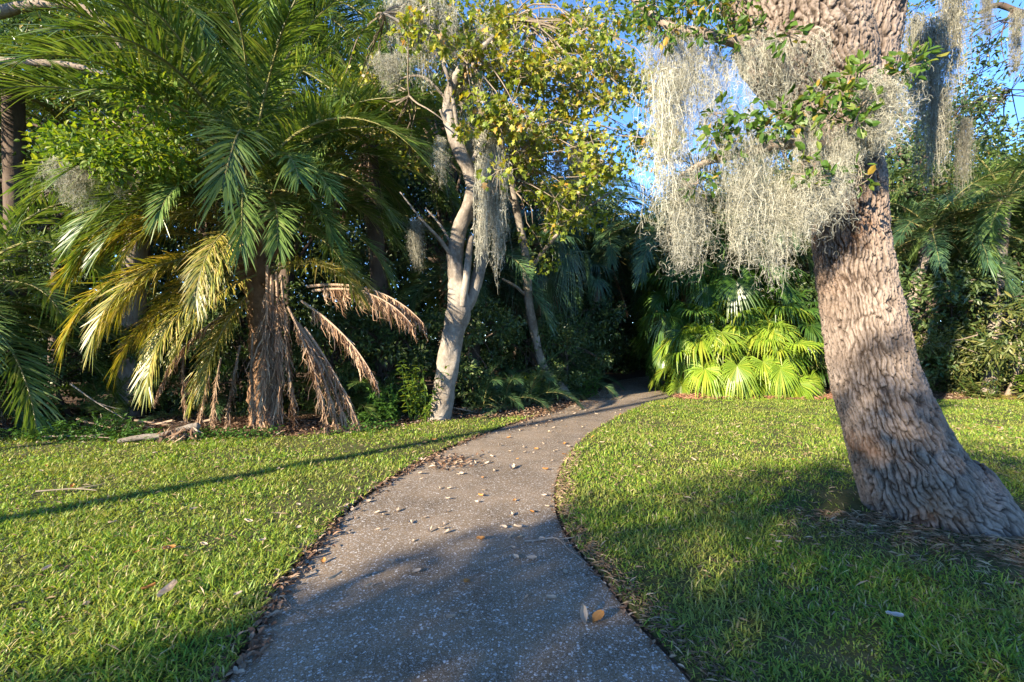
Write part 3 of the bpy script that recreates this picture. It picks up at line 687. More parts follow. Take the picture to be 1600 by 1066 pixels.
regs = [((720, 30), (110, 55), 16), ((830, 50), (150, 80), 36), ((810, 170), (105, 80), 30), ((900, 140), (80, 90), 20), ((940, 90), (50, 90), 10), ((985, 30), (40, 40), 5), ((880, 250), (80, 55), 12), ((790, 235), (50, 40), 7), ((985, 190), (25, 50), 3), ((935, 270), (40, 40), 4), ((870, 330), (60, 40), 6), ((1015, 120), (35, 110), 9), ((1045, 230), (25, 60), 4), ((670, 40), (45, 40), 6), ((590, 170), (55, 60), 10), ((640, 220), (50, 50), 7), ((555, 120), (35, 35), 4)]
C = []
for (cx, cy), (rx, ry), n in regs:
    for i in range(n):
        a = RNG.uniform(0, 6.283); r = RNG.random() ** .5
        C.append(P(cx + rx * r * math.cos(a), cy + ry * r * math.sin(a), RNG.uniform(7.0, 9.8) if cx > 745 or cy < 60 else RNG.uniform(9.0, 10.4)))
C = np.array(C); mb = MB(); mt = MB()
crown(mb, C, RNG.uniform(.2, .42, len(C)), 52, .095, LEAFM, .75, .45, .55, .95)
sk = np.array([P(735, 95, 8), P(800, 30, 7.9), P(776, 200, 9), P(840, 40, 9), P(760, 270, 9), P(600, 20, 7.6), P(560, 200, 7.5), P(800, 120, 9), P(640, 150, 7.9)])
for c in C:
    k = sk[np.argmin(np.linalg.norm(sk - c, axis=1))]; twig(mt, k, c, .016, .005, .08, 4, 8)
    for j in range(8): twig(mt, c, c + rand_unit(1)[0] * .36, .005, .002, 0, 3, 4)
part('crown', mb, M['maple'], pt); part('twigs', mt, M['twig'], pt)
G2 = 'Spanish moss hanging from the pale tree'
moss('mane', 768, 255, 7.7, .95, 'biggest creamy moss curtain in front of the pale forked trunk', G2, 2.5, 0)
moss('mane', 770, 245, 8.3, .8, 'back layer of the big creamy curtain by the pale trunk', G2, 1.9, .2)
moss('veil', 672, 15, 7.9, 1.3, 'grey moss curtain left of the bare white top of the pale trunk', G2, 1.5)
moss('veil', 640, -20, 8.0, 1.0, 'thin grey moss veil furthest left at the top', G2, 1.4)
moss('tail', 688, 225, 8.2, 1.0, 'short moss string left of the pale trunk bend', G2, .95)
moss('shade_toned', 652, 345, 8.1, .8, 'dull grey moss bundle on the thin twig left of the pale trunk', G2, .65)
moss('veil', 730, 110, 8.3, .8, 'moss clinging behind the bare white top of the pale trunk', G2, 1.1)
moss('veil', 748, 215, 8.5, .6, 'moss clump between the two stems of the pale tree', G2, .9)
moss('veil', 780, 40, 8.4, .9, 'moss veil inside the yellow green leaves', G2, 1.0)
moss('tail', 830, 215, 8.4, 1.3, 'left of the three short strings under the yellow green crown', G2, .7)
moss('tail', 872, 240, 8.4, 1.2, 'middle of the three short strings under the yellow green crown', G2, .65)
moss('tail', 896, 225, 8.4, 1.4, 'right of the three short strings under the yellow green crown', G2, .85)
moss('tuft', 610, 95, 7.8, 1.2, 'small moss tuft on the twig toward the palms', G2)

# ------------------------------------------------------------------ thin crooked tree
tt_ = thing('crooked_tree', P(885, 622, 12) * [1, 1, 0], 'thin crooked tree with a bent foot beside the path', 'tree')
px_tube([(889, 630, 11.8, 22), (878, 608, 11.8, 18), (856, 585, 11.6, 17), (843, 555, 11.4, 16), (833, 510, 11.2, 17), (825, 462, 11, 17), (823, 420, 11, 17), (817, 375, 11, 15), (806, 322, 10.9, 14), (800, 280, 10.8, 12), (805, 220, 10.8, 10), (815, 150, 10.8, 8)], 90, 18, 'pale_bark', tt_, 'trunk', .4, .3, .8)
for rows in ([(826, 425, 11, 10), (845, 398, 10.9, 10), (868, 370, 10.8, 9), (890, 345, 10.6, 8), (925, 320, 10.5, 6), (955, 300, 10.4, 4)], [(822, 462, 11, 8), (806, 448, 10.8, 7), (785, 436, 10.6, 5)], [(890, 345, 10.6, 6), (905, 310, 10.6, 5), (930, 270, 10.6, 3)], [(806, 322, 10.9, 7), (790, 300, 10.7, 5), (780, 270, 10.6, 4)]):
    px_tube(rows, 24, 8, 'pale_bark', tt_, 'branch', .25, 0, .7)
mb = MB(); C = np.array([P(x + RNG.normal() * 22, y + RNG.normal() * 18, RNG.uniform(10, 11.3)) for x, y in [(870, 270), (900, 260), (930, 300), (850, 310), (880, 340), (955, 285), (915, 235), (860, 225), (830, 180), (930, 330), (960, 250), (870, 370)] for _ in range(2)])
crown(mb, C, .38, 60, .1, LEAFM, .7, .45, .5, .9); part('crown', mb, M['maple'], tt_)
mt = MB()
for c in C: twig(mt, P(900, 330, 10.6) if c[0] > .8 else P(806, 300, 10.8), c, .012, .004, .1, 4, 7)
part('twigs', mt, M['twig'], tt_)

# ------------------------------------------------------------------ big date palm on the left
pb = np.array([-4.35, 8.0, 0]); ct = P(388, 285, 8.0)
dp_ = thing('date_palm', pb, 'big feathery palm with yellowing lower fronds and brown dead skirt', 'palm')
mb = MB(); palm_trunk(mb, [pb - [0, 0, .1], (-4.35, 8, 1.5), (-4.55, 8, 3.0), ct], [.27, .24, .24, .3], ring=.13, amp=.2, seed=4); part('trunk', mb, M['palm_bark'], dp_, True)
rng = np.random.default_rng(21)
mb = MB()
for i in range(46):
    az = i * 137.5; z = 2.2 + 2.3 * i / 46; c = np.array([-4.45 + (z - 2.2) * -.08, 8, z]); o = np.array([math.cos(R(az)), math.sin(R(az)), 0])
    tube(mb, [c + o * .2, c + o * .3 + [0, 0, .08], c + o * (.36 + .1 * rng.random()) + [0, 0, .2 + .1 * rng.random()]], [.06, .045, .012], 5)
part('leaf_bases', mb, M['palm_bark'], dp_)
for i in range(52):
    f = (i + .5) / 52; e = 84 - 80 * f ** .85 + rng.normal() * 5; az = i * 137.5 + rng.normal() * 8
    put_frond(dp_, ct + np.array([math.cos(R(az)) * .18, math.sin(R(az)) * .18, .25 - .5 * f]), 'green', e, az, rng.uniform(1.0, 1.2) * (1 if f < .5 else 1 - .5 * (f - .5)), roll=rng.normal() * 12)
# spot fronds: (px,py of the root, azimuth, class, scale, kind)
for (px, py, az, e, sc, kind) in [
    (380, 345, 188, 15, 1.05, 'yellow'), (385, 385, 197, -5, 1.0, 'yellow'), (390, 400, 210, -5, .98, 'yellow'), (392, 420, 222, -25, .9, 'yellow'), (385, 330, 235, -5, .85, 'yellow'), (395, 340, 262, -25, .8, 'yellow'), (380, 360, 205, 15, .9, 'yellow'), (395, 450, 245, -50, .75, 'yellow'), (385, 410, 175, -5, .9, 'yellow'), (390, 470, 228, -50, .75, 'yellow'), (400, 430, 250, -25, .8, 'yellow'),
    (420, 420, 352, 15, .92, 'yellow'), (420, 360, 338, 2, .85, 'green'), (420, 330, 8, 2, .95, 'green'), (380, 300, 192, 2, 1.1, 'green'), (384, 310, 212, 2, 1.0, 'green'), (388, 330, 265, 22, .8, 'green'), (380, 320, 240, 2, .9, 'green'), (405, 320, 310, 2, .95, 'green'), (400, 300, 330, 22, .95, 'green'), (372, 300, 250, 22, 1.0, 'green'), (350, 380, 195, 15, 1.0, 'yellow'), (340, 400, 205, -5, 1.0, 'yellow'), (370, 400, 230, -5, .95, 'yellow'), (380, 430, 240, -25, .9, 'yellow'), (400, 350, 275, -25, .75, 'yellow'), (345, 440, 210, -25, .85, 'yellow'), (425, 425, 345, 15, .85, 'yellow')]:
    put_frond(dp_, P(px, py, 7.5 if kind == 'yellow' else 7.85), kind, e, az, sc * (.8 if kind == 'yellow' else .9), name='yellow_frond' if kind == 'yellow' else 'frond')
for (px, py, az, e, sc) in [(418, 415, 280, -87, 1.0), (432, 425, 330, -87, .98), (425, 430, 200, -87, .97), (440, 430, 20, -87, .92), (426, 440, 120, -87, .9), (450, 480, 335, -55, .8), (458, 495, 345, -55, .78), (466, 505, 352, -55, .85), (476, 512, 0, -55, .9), (480, 448, 350, 5, .9), (488, 455, 342, 5, .85), (470, 470, 345, -30, .8),
                            (288, 540, 215, -87, .52), (345, 560, 250, -78, .55), (330, 575, 235, -78, .5), (300, 530, 200, -55, .45), (395, 520, 235, -87, .66), (375, 540, 240, -78, .6), (390, 470, 200, -30, .6)]:
    put_frond(dp_, P(px, py, 7.45), 'dead', e, az, sc)

# other feather palms
GP = 'palms standing behind the front row'
palm('date_palm', 'feathery palm filling the top left with silvery lit fronds', 'palm', GP, (-8.6, 10.6, 0), P(215, 60, 10.6), [.2, .17, .18], 'green', 34, -15, 80, 1.15, az0=20, seed=31)
palm('date_palm', 'dark feather palm between the big palm and the pale tree', 'palm', GP, (-2.9, 10.6, 0), P(575, 215, 10.6), [.22, .18, .2], 'green', 34, -15, 80, 1.05, az0=60, seed=32, dead=5)
palm('date_palm', 'low shaded palm cut by the left edge with grey dead skirt', 'palm', None, (-9.0, 7.5, 0), (-9.1, 7.5, 2.3), [.28, .24, .22], 'green', 30, -18, 70, .95, az0=10, seed=33, dead=4)
palm('date_palm', 'tall palm high above the upper left corner', 'palm', GP, (-10.2, 9.4, 0), P(20, 130, 9.4), [.2, .17, .18], 'green', 28, -15, 75, .95, az0=80, seed=34)
palm('date_palm', 'tall palm whose fronds cross the top edge above the big palm', 'palm', GP, (-5.9, 12, 0), P(440, -10, 12), [.2, .17, .18], 'green', 34, -18, 70, 1.15, az0=130, seed=35)
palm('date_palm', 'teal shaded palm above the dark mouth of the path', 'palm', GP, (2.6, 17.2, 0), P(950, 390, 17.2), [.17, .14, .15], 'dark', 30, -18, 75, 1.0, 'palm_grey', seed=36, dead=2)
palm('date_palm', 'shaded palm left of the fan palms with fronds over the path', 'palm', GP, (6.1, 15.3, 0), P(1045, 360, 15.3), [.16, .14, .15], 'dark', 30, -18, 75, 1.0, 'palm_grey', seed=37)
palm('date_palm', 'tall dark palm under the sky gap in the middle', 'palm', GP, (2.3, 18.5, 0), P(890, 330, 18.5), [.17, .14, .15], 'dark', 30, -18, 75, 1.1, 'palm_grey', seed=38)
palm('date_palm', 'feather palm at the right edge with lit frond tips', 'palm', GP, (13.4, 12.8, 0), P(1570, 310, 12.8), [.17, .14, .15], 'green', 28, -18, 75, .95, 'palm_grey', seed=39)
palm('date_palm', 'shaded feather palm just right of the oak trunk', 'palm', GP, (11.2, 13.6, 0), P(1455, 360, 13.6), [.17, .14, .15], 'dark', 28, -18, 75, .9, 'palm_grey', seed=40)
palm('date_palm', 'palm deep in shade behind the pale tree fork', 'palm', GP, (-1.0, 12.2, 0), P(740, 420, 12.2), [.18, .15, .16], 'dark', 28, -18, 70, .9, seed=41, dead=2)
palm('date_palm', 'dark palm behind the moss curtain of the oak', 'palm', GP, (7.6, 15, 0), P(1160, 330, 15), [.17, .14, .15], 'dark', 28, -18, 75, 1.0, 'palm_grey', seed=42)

def fan_palm(name, label, cat, group, base, top, r, leaves, trunk_mat='palm_bark'):
    base = np.asarray(base, float); root = thing(name, base, label, cat, group); mb = MB()
    palm_trunk(mb, [base - [0, 0, .1], (base + np.asarray(top)) / 2, top], [r, r * .9, r * .9], seed=6); part('trunk', mb, M[trunk_mat], root, True)
    for (pos, kind, e, az, sc) in leaves: put_fan(root, pos, kind, e, az, sc, RNG.normal() * 8)
    return root
def rosette(top, n, kind, e0, e1, sc, rng, drop=.3, az0=0):
    out = []
    for i in range(n):
        f = (i + .5) / n; out.append((np.asarray(top) + [0, 0, -drop * f], kind, e0 + (e1 - e0) * f + rng.normal() * 6, az0 + i * 137.5 + rng.normal() * 8, sc * rng.uniform(.85, 1.12)))
    return out
rng = np.random.default_rng(5)
# sabal palm with a hanging skirt behind the crooked tree
top = P(838, 385, 12.6)
lv = rosette(top, 26, 'dark', 75, -30, 1.25, rng) + [(top + [0, 0, -.25], 'dead', rng.choice([-60, -80]), i * 137.5, 1.25 * rng.uniform(.85, 1.1)) for i in range(22)]
fan_palm('cabbage_palm', 'fan palm with a shaggy brown skirt of dead leaves behind the crooked tree', 'palm', None, (.75, 12.6, 0), top, .2, lv)
top = P(892, 450, 14.9)
fan_palm('cabbage_palm', 'shaded fan palm left of the dark path mouth', 'palm', None, (1.9, 14.9, 0), top, .17, rosette(top, 22, 'dark', 75, -40, 1.1, rng), 'palm_grey')
GF = 'sunny fan palms at the far edge of the right lawn'
for (lab, x, y, h, n, kind, e0, e1, sc, ex) in [
    ('low fan palm with bright split leaves nearest the path', 5.3, 12.6, .75, 24, 'yellow', 78, -30, 1.0, [(1105, 598, 12.0, 'yellow', -22, 255, .9), (1090, 600, 12.1, 'yellow', -22, 215, .75), (1130, 560, 12.2, 'yellow', 4, 265, .95)]),
    ('low fan palm in the middle of the sunny clump', 6.15, 12.5, .9, 24, 'yellow', 78, -35, 1.0, [(1160, 600, 11.95, 'yellow', -22, 262, .75), (1180, 565, 12.1, 'yellow', 4, 280, .9)]),
    ('fan palm in a sunlit yellow tone beside the oak trunk', 7.25, 12.5, .9, 24, 'yellow', 78, -35, 1.0, [(1255, 590, 12.0, 'yellow', -22, 280, .95), (1230, 565, 12.1, 'yellow', -22, 250, .9), (1245, 540, 12.1, 'yellow', 4, 300, .95), (1275, 600, 12, 'yellow', -45, 310, .85)]),
    ('taller dark green fan palm at the back of the sunny clump', 6.2, 13.6, 3.6, 30, 'green', 80, -35, 1.15, []),
    ('tall fan palm just right of the tallest one', 7.1, 14.0, 3.0, 26, 'green', 80, -35, 1.15, []),
    ('tall fan palm left of the tallest one', 5.4, 14.2, 2.9, 26, 'green', 80, -35, 1.15, []),
    ('fan palm leaning over the shaded path corner', 5.2, 13.5, 1.7, 20, 'green', 75, -35, 1.1, []),
    ('fan palm half hidden behind the oak trunk', 7.9, 13.4, 1.9, 22, 'green', 75, -35, 1.1, []),
    ('middle height fan palm between the tall one and the oak', 7.0, 13.1, 1.8, 22, 'yellow', 75, -35, 1.0, []),
    ('middle height fan palm left of the tall one', 5.6, 13.0, 1.6, 22, 'yellow', 75, -35, 1.0, [])]:
    top = np.array([x, y, h]); lv = rosette(top, n, kind, e0, e1, sc, rng, .5, RNG.uniform(0, 360))
    lv += [(P(a, b, c), k, e, az, s) for a, b, c, k, e, az, s in ex]
    lv += [(top + [0, 0, -.25], 'dead', -60, i * 67 + 190, .95) for i in range(7)]
    fan_palm('fan_palm', lab, 'palm', GF, (x, y, 0), top, .12, lv)

# ------------------------------------------------------------------ broadleaf trees and shrubs
def tree_proto(h, cr, ch, nclump, nper, leaf, lm, bark, r0, seed, shape=LEAF4, asp=.5):
    rng = np.random.default_rng(seed); tk = MB(); cw = MB()
    top = np.array([rng.normal() * .4, rng.normal() * .4, h * .72]); pts = [(0, 0, -.1), (rng.normal() * .12, rng.normal() * .12, h * .25), (rng.normal() * .25, rng.normal() * .25, h * .5), top]
    p = catmull(pts, 40); a = np.arange(14) / 14 * 6.283; S, A = np.meshgrid(np.linspace(0, h, 40), a, indexing='ij'); rad = np.linspace(r0, r0 * .35, 40) * (1 + .5 * np.exp(-np.linspace(0, h, 40) / .35))
    tube(tk, p, rad, 14, 0, rad[:, None] * .4 * (fbm(np.cos(A) * 2 + 4, S * 2 + np.sin(A) * 2, seed, 3) - .45))
    c = []
    while len(c) < nclump:
        u = rng.uniform(-1, 1, 3)
        if .2 < np.linalg.norm(u) < 1: c.append((u[0] * cr, u[1] * cr, h - ch / 2 + u[2] * ch / 2))
    c = np.array(c)
    for k in range(0, nclump, 2):
        b = p[rng.integers(16, 39)]; twig(tk, b, c[k], .05 * r0 / .15, .012, .1, 6, 9, rng=rng)
    crown(cw, c, rng.uniform(.14, .26, nclump) * cr, nper, leaf, shape, .65, .6, .3, asp, rng=rng)
    return tk.mesh('trunk', bark, True), cw.mesh('crown', lm)
TP = {
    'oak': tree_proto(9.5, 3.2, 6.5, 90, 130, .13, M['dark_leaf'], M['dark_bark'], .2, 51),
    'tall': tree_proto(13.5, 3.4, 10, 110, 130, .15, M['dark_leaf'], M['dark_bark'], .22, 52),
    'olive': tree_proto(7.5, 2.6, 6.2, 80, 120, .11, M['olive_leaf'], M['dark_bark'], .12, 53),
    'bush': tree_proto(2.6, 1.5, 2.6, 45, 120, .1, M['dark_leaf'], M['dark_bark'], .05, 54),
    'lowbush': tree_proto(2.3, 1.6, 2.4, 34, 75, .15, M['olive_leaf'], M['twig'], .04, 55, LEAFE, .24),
}
def place_tree(kind, name, x, y, sc, label, cat='tree', group=None, rz=None):
    tkm, cwm = TP[kind]; root = thing(name, (x, y, 0), label, cat, group)
    rz = RNG.uniform(0, 6.28) if rz is None else rz
    link('trunk' if name == 'broadleaf_tree' else 'stem', tkm, root, rot=(0, 0, rz), scale=sc); link('crown' if name == 'broadleaf_tree' else 'foliage', cwm, root, rot=(0, 0, rz), scale=sc)
    return root
GT = 'dark trees closing the woods behind'
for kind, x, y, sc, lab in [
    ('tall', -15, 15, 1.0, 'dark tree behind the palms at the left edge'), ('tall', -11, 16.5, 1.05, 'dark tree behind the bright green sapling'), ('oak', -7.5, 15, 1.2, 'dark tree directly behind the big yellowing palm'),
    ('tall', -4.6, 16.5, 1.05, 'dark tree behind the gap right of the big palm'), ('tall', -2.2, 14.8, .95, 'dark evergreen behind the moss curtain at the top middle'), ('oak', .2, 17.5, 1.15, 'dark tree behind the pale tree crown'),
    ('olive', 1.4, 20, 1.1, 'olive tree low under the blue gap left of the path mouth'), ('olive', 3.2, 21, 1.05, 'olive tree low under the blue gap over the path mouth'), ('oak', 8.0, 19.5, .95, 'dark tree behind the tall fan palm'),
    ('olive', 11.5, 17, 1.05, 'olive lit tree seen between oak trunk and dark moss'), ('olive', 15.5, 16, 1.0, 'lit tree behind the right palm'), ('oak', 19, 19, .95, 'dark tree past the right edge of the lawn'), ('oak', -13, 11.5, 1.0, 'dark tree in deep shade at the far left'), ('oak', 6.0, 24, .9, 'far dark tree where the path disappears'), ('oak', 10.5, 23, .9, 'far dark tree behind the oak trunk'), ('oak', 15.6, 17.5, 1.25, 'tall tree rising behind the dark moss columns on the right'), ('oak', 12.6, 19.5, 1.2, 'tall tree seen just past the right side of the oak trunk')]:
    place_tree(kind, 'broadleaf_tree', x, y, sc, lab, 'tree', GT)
GS = 'shrubs along the wood edge'
for kind, x, y, sc, lab in [
    ('bush', -11, 9.5, 1.1, 'dark shrub in shade at the left edge'), ('bush', -8.2, 10.2, 1.0, 'dark shrub behind the grey trunk under the palm'), ('bush', -5.8, 10.5, 1.1, 'dark shrub behind the big palm skirt'), ('bush', -2.9, 10.2, 1.0, 'dark shrub left of the pale trunk'), ('bush', -1.0, 10.4, 1.0, 'dark shrub right of the pale trunk'),
    ('bush', .7, 12.0, .85, 'dark shrub behind the crooked tree foot'), ('bush', 1.3, 13.6, 1.0, 'dark shrub on the left of the path mouth'), ('bush', 7.2, 21.5, 1.5, 'dark shrub closing the end of the path'), ('bush', 2.3, 16.8, 1.2, 'dark shrub at the bend of the path'), ('bush', 8.3, 14.6, 1.3, 'dark shrub behind the fan palms'), ('bush', 10.3, 13.4, 1.5, 'dark tall shrub right of the oak trunk'),
    ('bush', -9.8, 8.6, .75, 'dark shrub left of the grey trunk near the lawn'), ('bush', -7.0, 9.3, .8, 'dark shrub behind the brown debris pile'), ('bush', -5.2, 9.2, .8, 'dark shrub right behind the dead palm skirt'), ('bush', -3.6, 9.9, .9, 'dark shrub between the dead skirt and the pale trunk'), ('bush', -8.7, 9.0, .8, 'dark shrub close behind the grey trunk'),
    ('bush', 1.25, 12.3, .85, 'dark shrub just past the crooked tree foot beside the path'), ('bush', 1.6, 14.6, 1.3, 'dark tall shrub shading the end of the path'),  # both shrubs added to throw shade over the end of the path
    ('lowbush', 9.7, 12.5, .85, 'olive shrub beside the oak trunk at the lawn edge'), ('lowbush', 11.6, 12.6, 1.0, 'lit olive shrub at the right lawn edge'), ('lowbush', 13.2, 12.2, 1.25, 'tall lit olive shrub at the right picture edge'), ('bush', 12.3, 13.6, 1.6, 'dark shrub behind the lit olive shrubs'), ('bush', 14.6, 13.5, 1.6, 'dark shrub at the right edge'), ('bush', 9.0, 16.8, 1.3, 'dark shrub deep behind the fan palms'), ('bush', 4.6, 22, 1.6, 'far dark shrub across the path')]:
    place_tree(kind, 'shrub', x, y, sc, lab, 'shrub', GS)

# grey trunk under the palm with a bright green sapling crown
st = thing('broadleaf_tree', P(203, 652, 9.0) * [1, 1, 0], 'tree with plain grey trunk and bright green crown left of the big palm', 'tree')
px_tube([(198, 665, 9, 46), (203, 640, 9, 38), (207, 560, 9, 35), (208, 470, 9, 33), (212, 380, 8.9, 30), (218, 300, 8.8, 24), (225, 230, 8.6, 16), (215, 170, 8.4, 9)], 70, 18, 'grey_bark', st, 'trunk', .25, .3)
mb = MB(); mt = MB()
C = np.array([P(x + RNG.normal() * 14, y + RNG.normal() * 12, RNG.uniform(5.7, 6.7)) for x, y in [(175, 150), (210, 145), (240, 160), (150, 190), (190, 190), (225, 200), (260, 200), (110, 220), (140, 230), (90, 245), (205, 235), (240, 245), (270, 235), (160, 255), (230, 275), (85, 215), (190, 215), (255, 265)] for _ in range(2)])
crown(mb, C, .27, 80, .08, LEAFE, .7, .6, .3, .6)
for c in C: twig(mt, P(222, 255, 8.6), c, .02, .004, .1, 4, 8)
part('crown', mb, M['bright'], st); part('branches', mt, M['grey_bark'], st)
moss('tuft', 118, 262, 6.2, 1.2, 'moss tuft under the left side of the bright green crown', 'Spanish moss in the left palms', 1.4)
moss('tuft', 187, 268, 6.2, .7, 'small moss tuft under the middle of the bright green crown', 'Spanish moss in the left palms', .9)

# overhanging oaks at the top corners
ov = thing('live_oak', (-11.2, 8.0, 0), 'oak whose brown bough arches across the upper left corner', 'tree')
px_tube([(-195, 660, 8, 60), (-190, 400, 8, 50), (-150, 120, 8, 42), (-60, 45, 8, 26), (0, 20, 8, 17), (60, 8, 8, 14), (130, 14, 8, 12), (165, 40, 8, 9), (190, 75, 8, 5)], 80, 16, 'grey_bark', ov, 'trunk', .3, .3)
px_tube([(-150, 120, 8, 26), (-60, 95, 8, 16), (40, 98, 8, 11), (110, 102, 8, 9), (170, 118, 8, 6)], 40, 12, 'grey_bark', ov, 'limb', .3)
mb = MB(); C = np.array([P(RNG.uniform(-120, 190), RNG.uniform(-90, 150), RNG.uniform(7.2, 9.5)) for _ in range(52)])
crown(mb, C, .38, 80, .07, LEAF4, .7, .6, .2, .5); part('crown', mb, M['oak_leaf'], ov)
orr = thing('live_oak', (13.4, 9.6, 0), 'oak reaching bare twigs and blue-shadowed leaves into the upper right sky', 'tree')
px_tube([(1792, 645, 9.6, 55), (1780, 400, 9.4, 48), (1730, 150, 9, 40), (1660, 40, 8.4, 24), (1600, 22, 8, 10), (1560, 8, 8, 8), (1530, 20, 8, 5)], 60, 16, 'dark_bark', orr, 'trunk', .3)
mt = MB(); mb = MB()
for a, b, r in [((1590, 20), (1545, 40), .02), ((1580, 20), (1570, 95), .016), ((1600, 40), (1555, 25), .016), ((1590, 25), (1530, 95), .012), ((1660, 60), (1580, 140), .016), ((1660, 150), (1545, 155), .018), ((1545, 45), (1543, 100), .01), ((1660, 0), (1500, -10), .02), ((1500, -10), (1460, 60), .014), ((1500, -10), (1440, 30), .012), ((1660, 200), (1520, 130), .012)]:
    bb = MB(); twig(bb, P(*a, 8), P(*b, 7.8), r, .004, .03, 6, 10); part('branch', bb, M['dark_bark'], orr)
C = np.array([P(x + RNG.normal() * 7, y + RNG.normal() * 7, RNG.uniform(7.5, 8.2)) for x, y in [(1570, 65), (1565, 100), (1595, 90), (1530, 95), (1520, 60), (1510, 110), (1525, 135), (1550, 75), (1600, 120), (1500, 30), (1470, 20), (1450, 60), (1445, 90), (1480, 90), (1515, 85), (1440, 20), (1530, 150), (1460, 110), (1560, 155), (1510, 165), (1435, 120), (1480, 130)]])
crown(mb, C, .22, 34, .075, LEAFE, .8, .4, .3, .5)
C2 = np.array([P(x + RNG.normal() * 16, y + RNG.normal() * 14, RNG.uniform(8.5, 10)) for x, y in [(1430, 240), (1460, 230), (1500, 240), (1425, 140), (1415, 60), (1445, 130), (1440, 200), (1465, 245), (1490, 180), (1520, 215), (1545, 235), (1580, 225), (1425, 30), (1455, 20), (1480, 100), (1490, 220), (1530, 230), (1560, 215), (1470, 60), (1420, 110), (1430, 160), (1450, 190), (1480, 200), (1510, 200), (1530, 190), (1425, 200), (1460, 165), (1500, 180)]])
crown(mb, C2, .38, 70, .08, LEAFE, .8, .4, .3, .5)
sk2 = np.array([P(*q, 7.9) for q in [(1590, 20), (1545, 40), (1570, 95), (1555, 25), (1530, 95), (1580, 140), (1545, 155), (1543, 100), (1500, -10), (1460, 60), (1440, 30), (1520, 130), (1480, 20), (1560, 70)]])
for c in np.vstack([C, C2]):
    k0 = sk2[np.argmin(np.linalg.norm(sk2 - c, axis=1))]; twig(mt, k0, c, .009, .003, .05, 4, 8)
    for k in range(4): twig(mt, c, c + rand_unit(1)[0] * .2, .004, .002, 0, 3, 4)
part('twigs', mt, M['dark_bark'], orr); part('crown', mb, M['oak_leaf'], orr)

# far mass of woods
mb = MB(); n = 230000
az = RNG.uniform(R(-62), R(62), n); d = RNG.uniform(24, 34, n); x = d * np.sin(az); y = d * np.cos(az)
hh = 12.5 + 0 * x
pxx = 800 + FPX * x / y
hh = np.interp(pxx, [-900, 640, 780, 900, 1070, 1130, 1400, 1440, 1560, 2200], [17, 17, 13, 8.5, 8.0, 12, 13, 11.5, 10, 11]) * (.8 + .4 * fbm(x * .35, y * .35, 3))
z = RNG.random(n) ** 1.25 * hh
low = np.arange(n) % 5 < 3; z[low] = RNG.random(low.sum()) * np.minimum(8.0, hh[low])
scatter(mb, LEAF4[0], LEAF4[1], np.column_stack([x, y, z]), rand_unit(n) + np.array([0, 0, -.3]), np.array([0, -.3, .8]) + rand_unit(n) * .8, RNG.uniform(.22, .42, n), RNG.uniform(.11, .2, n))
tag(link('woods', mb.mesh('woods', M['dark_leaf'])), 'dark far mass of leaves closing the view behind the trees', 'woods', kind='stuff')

# ------------------------------------------------------------------ undergrowth
GU = 'young palms and ferny plants in the undergrowth'
def young_palm(x, y, n, sc, kind, label, e0=80, e1=15):
    root = thing('young_palm', (x, y, 0), label, 'young palm', GU)
    for i in range(n):
        f = (i + .5) / n; put_frond(root, (x + RNG.normal() * .06, y + RNG.normal() * .06, .02), kind, e0 + (e1 - e0) * f, i * 137.5 + RNG.normal() * 10, sc * RNG.uniform(.75, 1.15))
for x, y, n, sc, kind, lab in [
    (-2.6, 9.1, 9, .5, 'green', 'young palm with a lit frond left of the pale trunk'), (-.2, 9.9, 10, .48, 'dark', 'tufted young palm right of the pale trunk'), (.35, 10.6, 10, .5, 'dark', 'dark young palm between the pale and crooked trunks'), (-.7, 10.0, 9, .5, 'dark', 'young palm just behind the pale trunk foot'), (.9, 11.2, 9, .45, 'dark', 'young palm left of the crooked tree foot'), (1.3, 12.6, 9, .5, 'dark', 'young palm right of the crooked tree foot'),
    (1.75, 14.2, 9, .55, 'dark', 'young palm beside the dark path mouth'), (-3.6, 8.9, 8, .5, 'green', 'young palm behind the dead hanging fronds'), (-7.6, 8.4, 8, .45, 'green', 'young palm beside the grey trunk'), (-9.3, 8.2, 9, .6, 'dark', 'young palm in shade at the left edge'), (12.6, 11.9, 9, .35, 'yellow', 'yellowish grassy clump at the right lawn edge'), (-6.0, 8.9, 9, .5, 'dark', 'young palm behind the brown frond pile'),
    (10.2, 12.3, 8, .45, 'yellow', 'yellowish young palm right of the oak base'), (-1.9, 9.6, 8, .42, 'dark', 'small young palm left of the pale tree foot')]:
    young_palm(x, y, n, sc, kind, lab)
def leafy_plant(name, x, y, h, w, nst, leaf, mat, label, cat='plant', group=None):
    root = thing(name, (x, y, 0), label, cat, group); ms = MB(); ml = MB()
    for i in range(nst):
        b = np.array([x + RNG.normal() * w * .25, y + RNG.normal() * w * .25, 0]); t = b + np.array([RNG.normal() * w * .5, RNG.normal() * w * .5, h * RNG.uniform(.6, 1.05)])
        p = catmull([b, (b * .6 + t * .4) + RNG.normal(size=3) * .04, t], 12); tube(ms, p, np.linspace(.007, .003, 12), 5)
        k = p[3:]; k = np.repeat(k, 3, 0); u = rand_unit(len(k)); u[:, 2] = u[:, 2] * .3 - .15
        scatter(ml, LEAFE[0], LEAFE[1], k, u, np.array([0, 0, 1]) + rand_unit(len(k)) * .35, leaf * RNG.uniform(.7, 1.3, len(k)), leaf * .42)
    part('stems', ms, M['weed'], root); part('leaves', ml, M[mat], root)
leafy_plant('leafy_plant', -1.78, 8.35, 1.15, .3, 12, .12, 'bright', 'bright green leafy plant at the foot of the pale tree')
leafy_plant('leafy_plant', -2.25, 8.5, .7, .4, 12, .12, 'weed', 'darker green plant just left of the bright one')
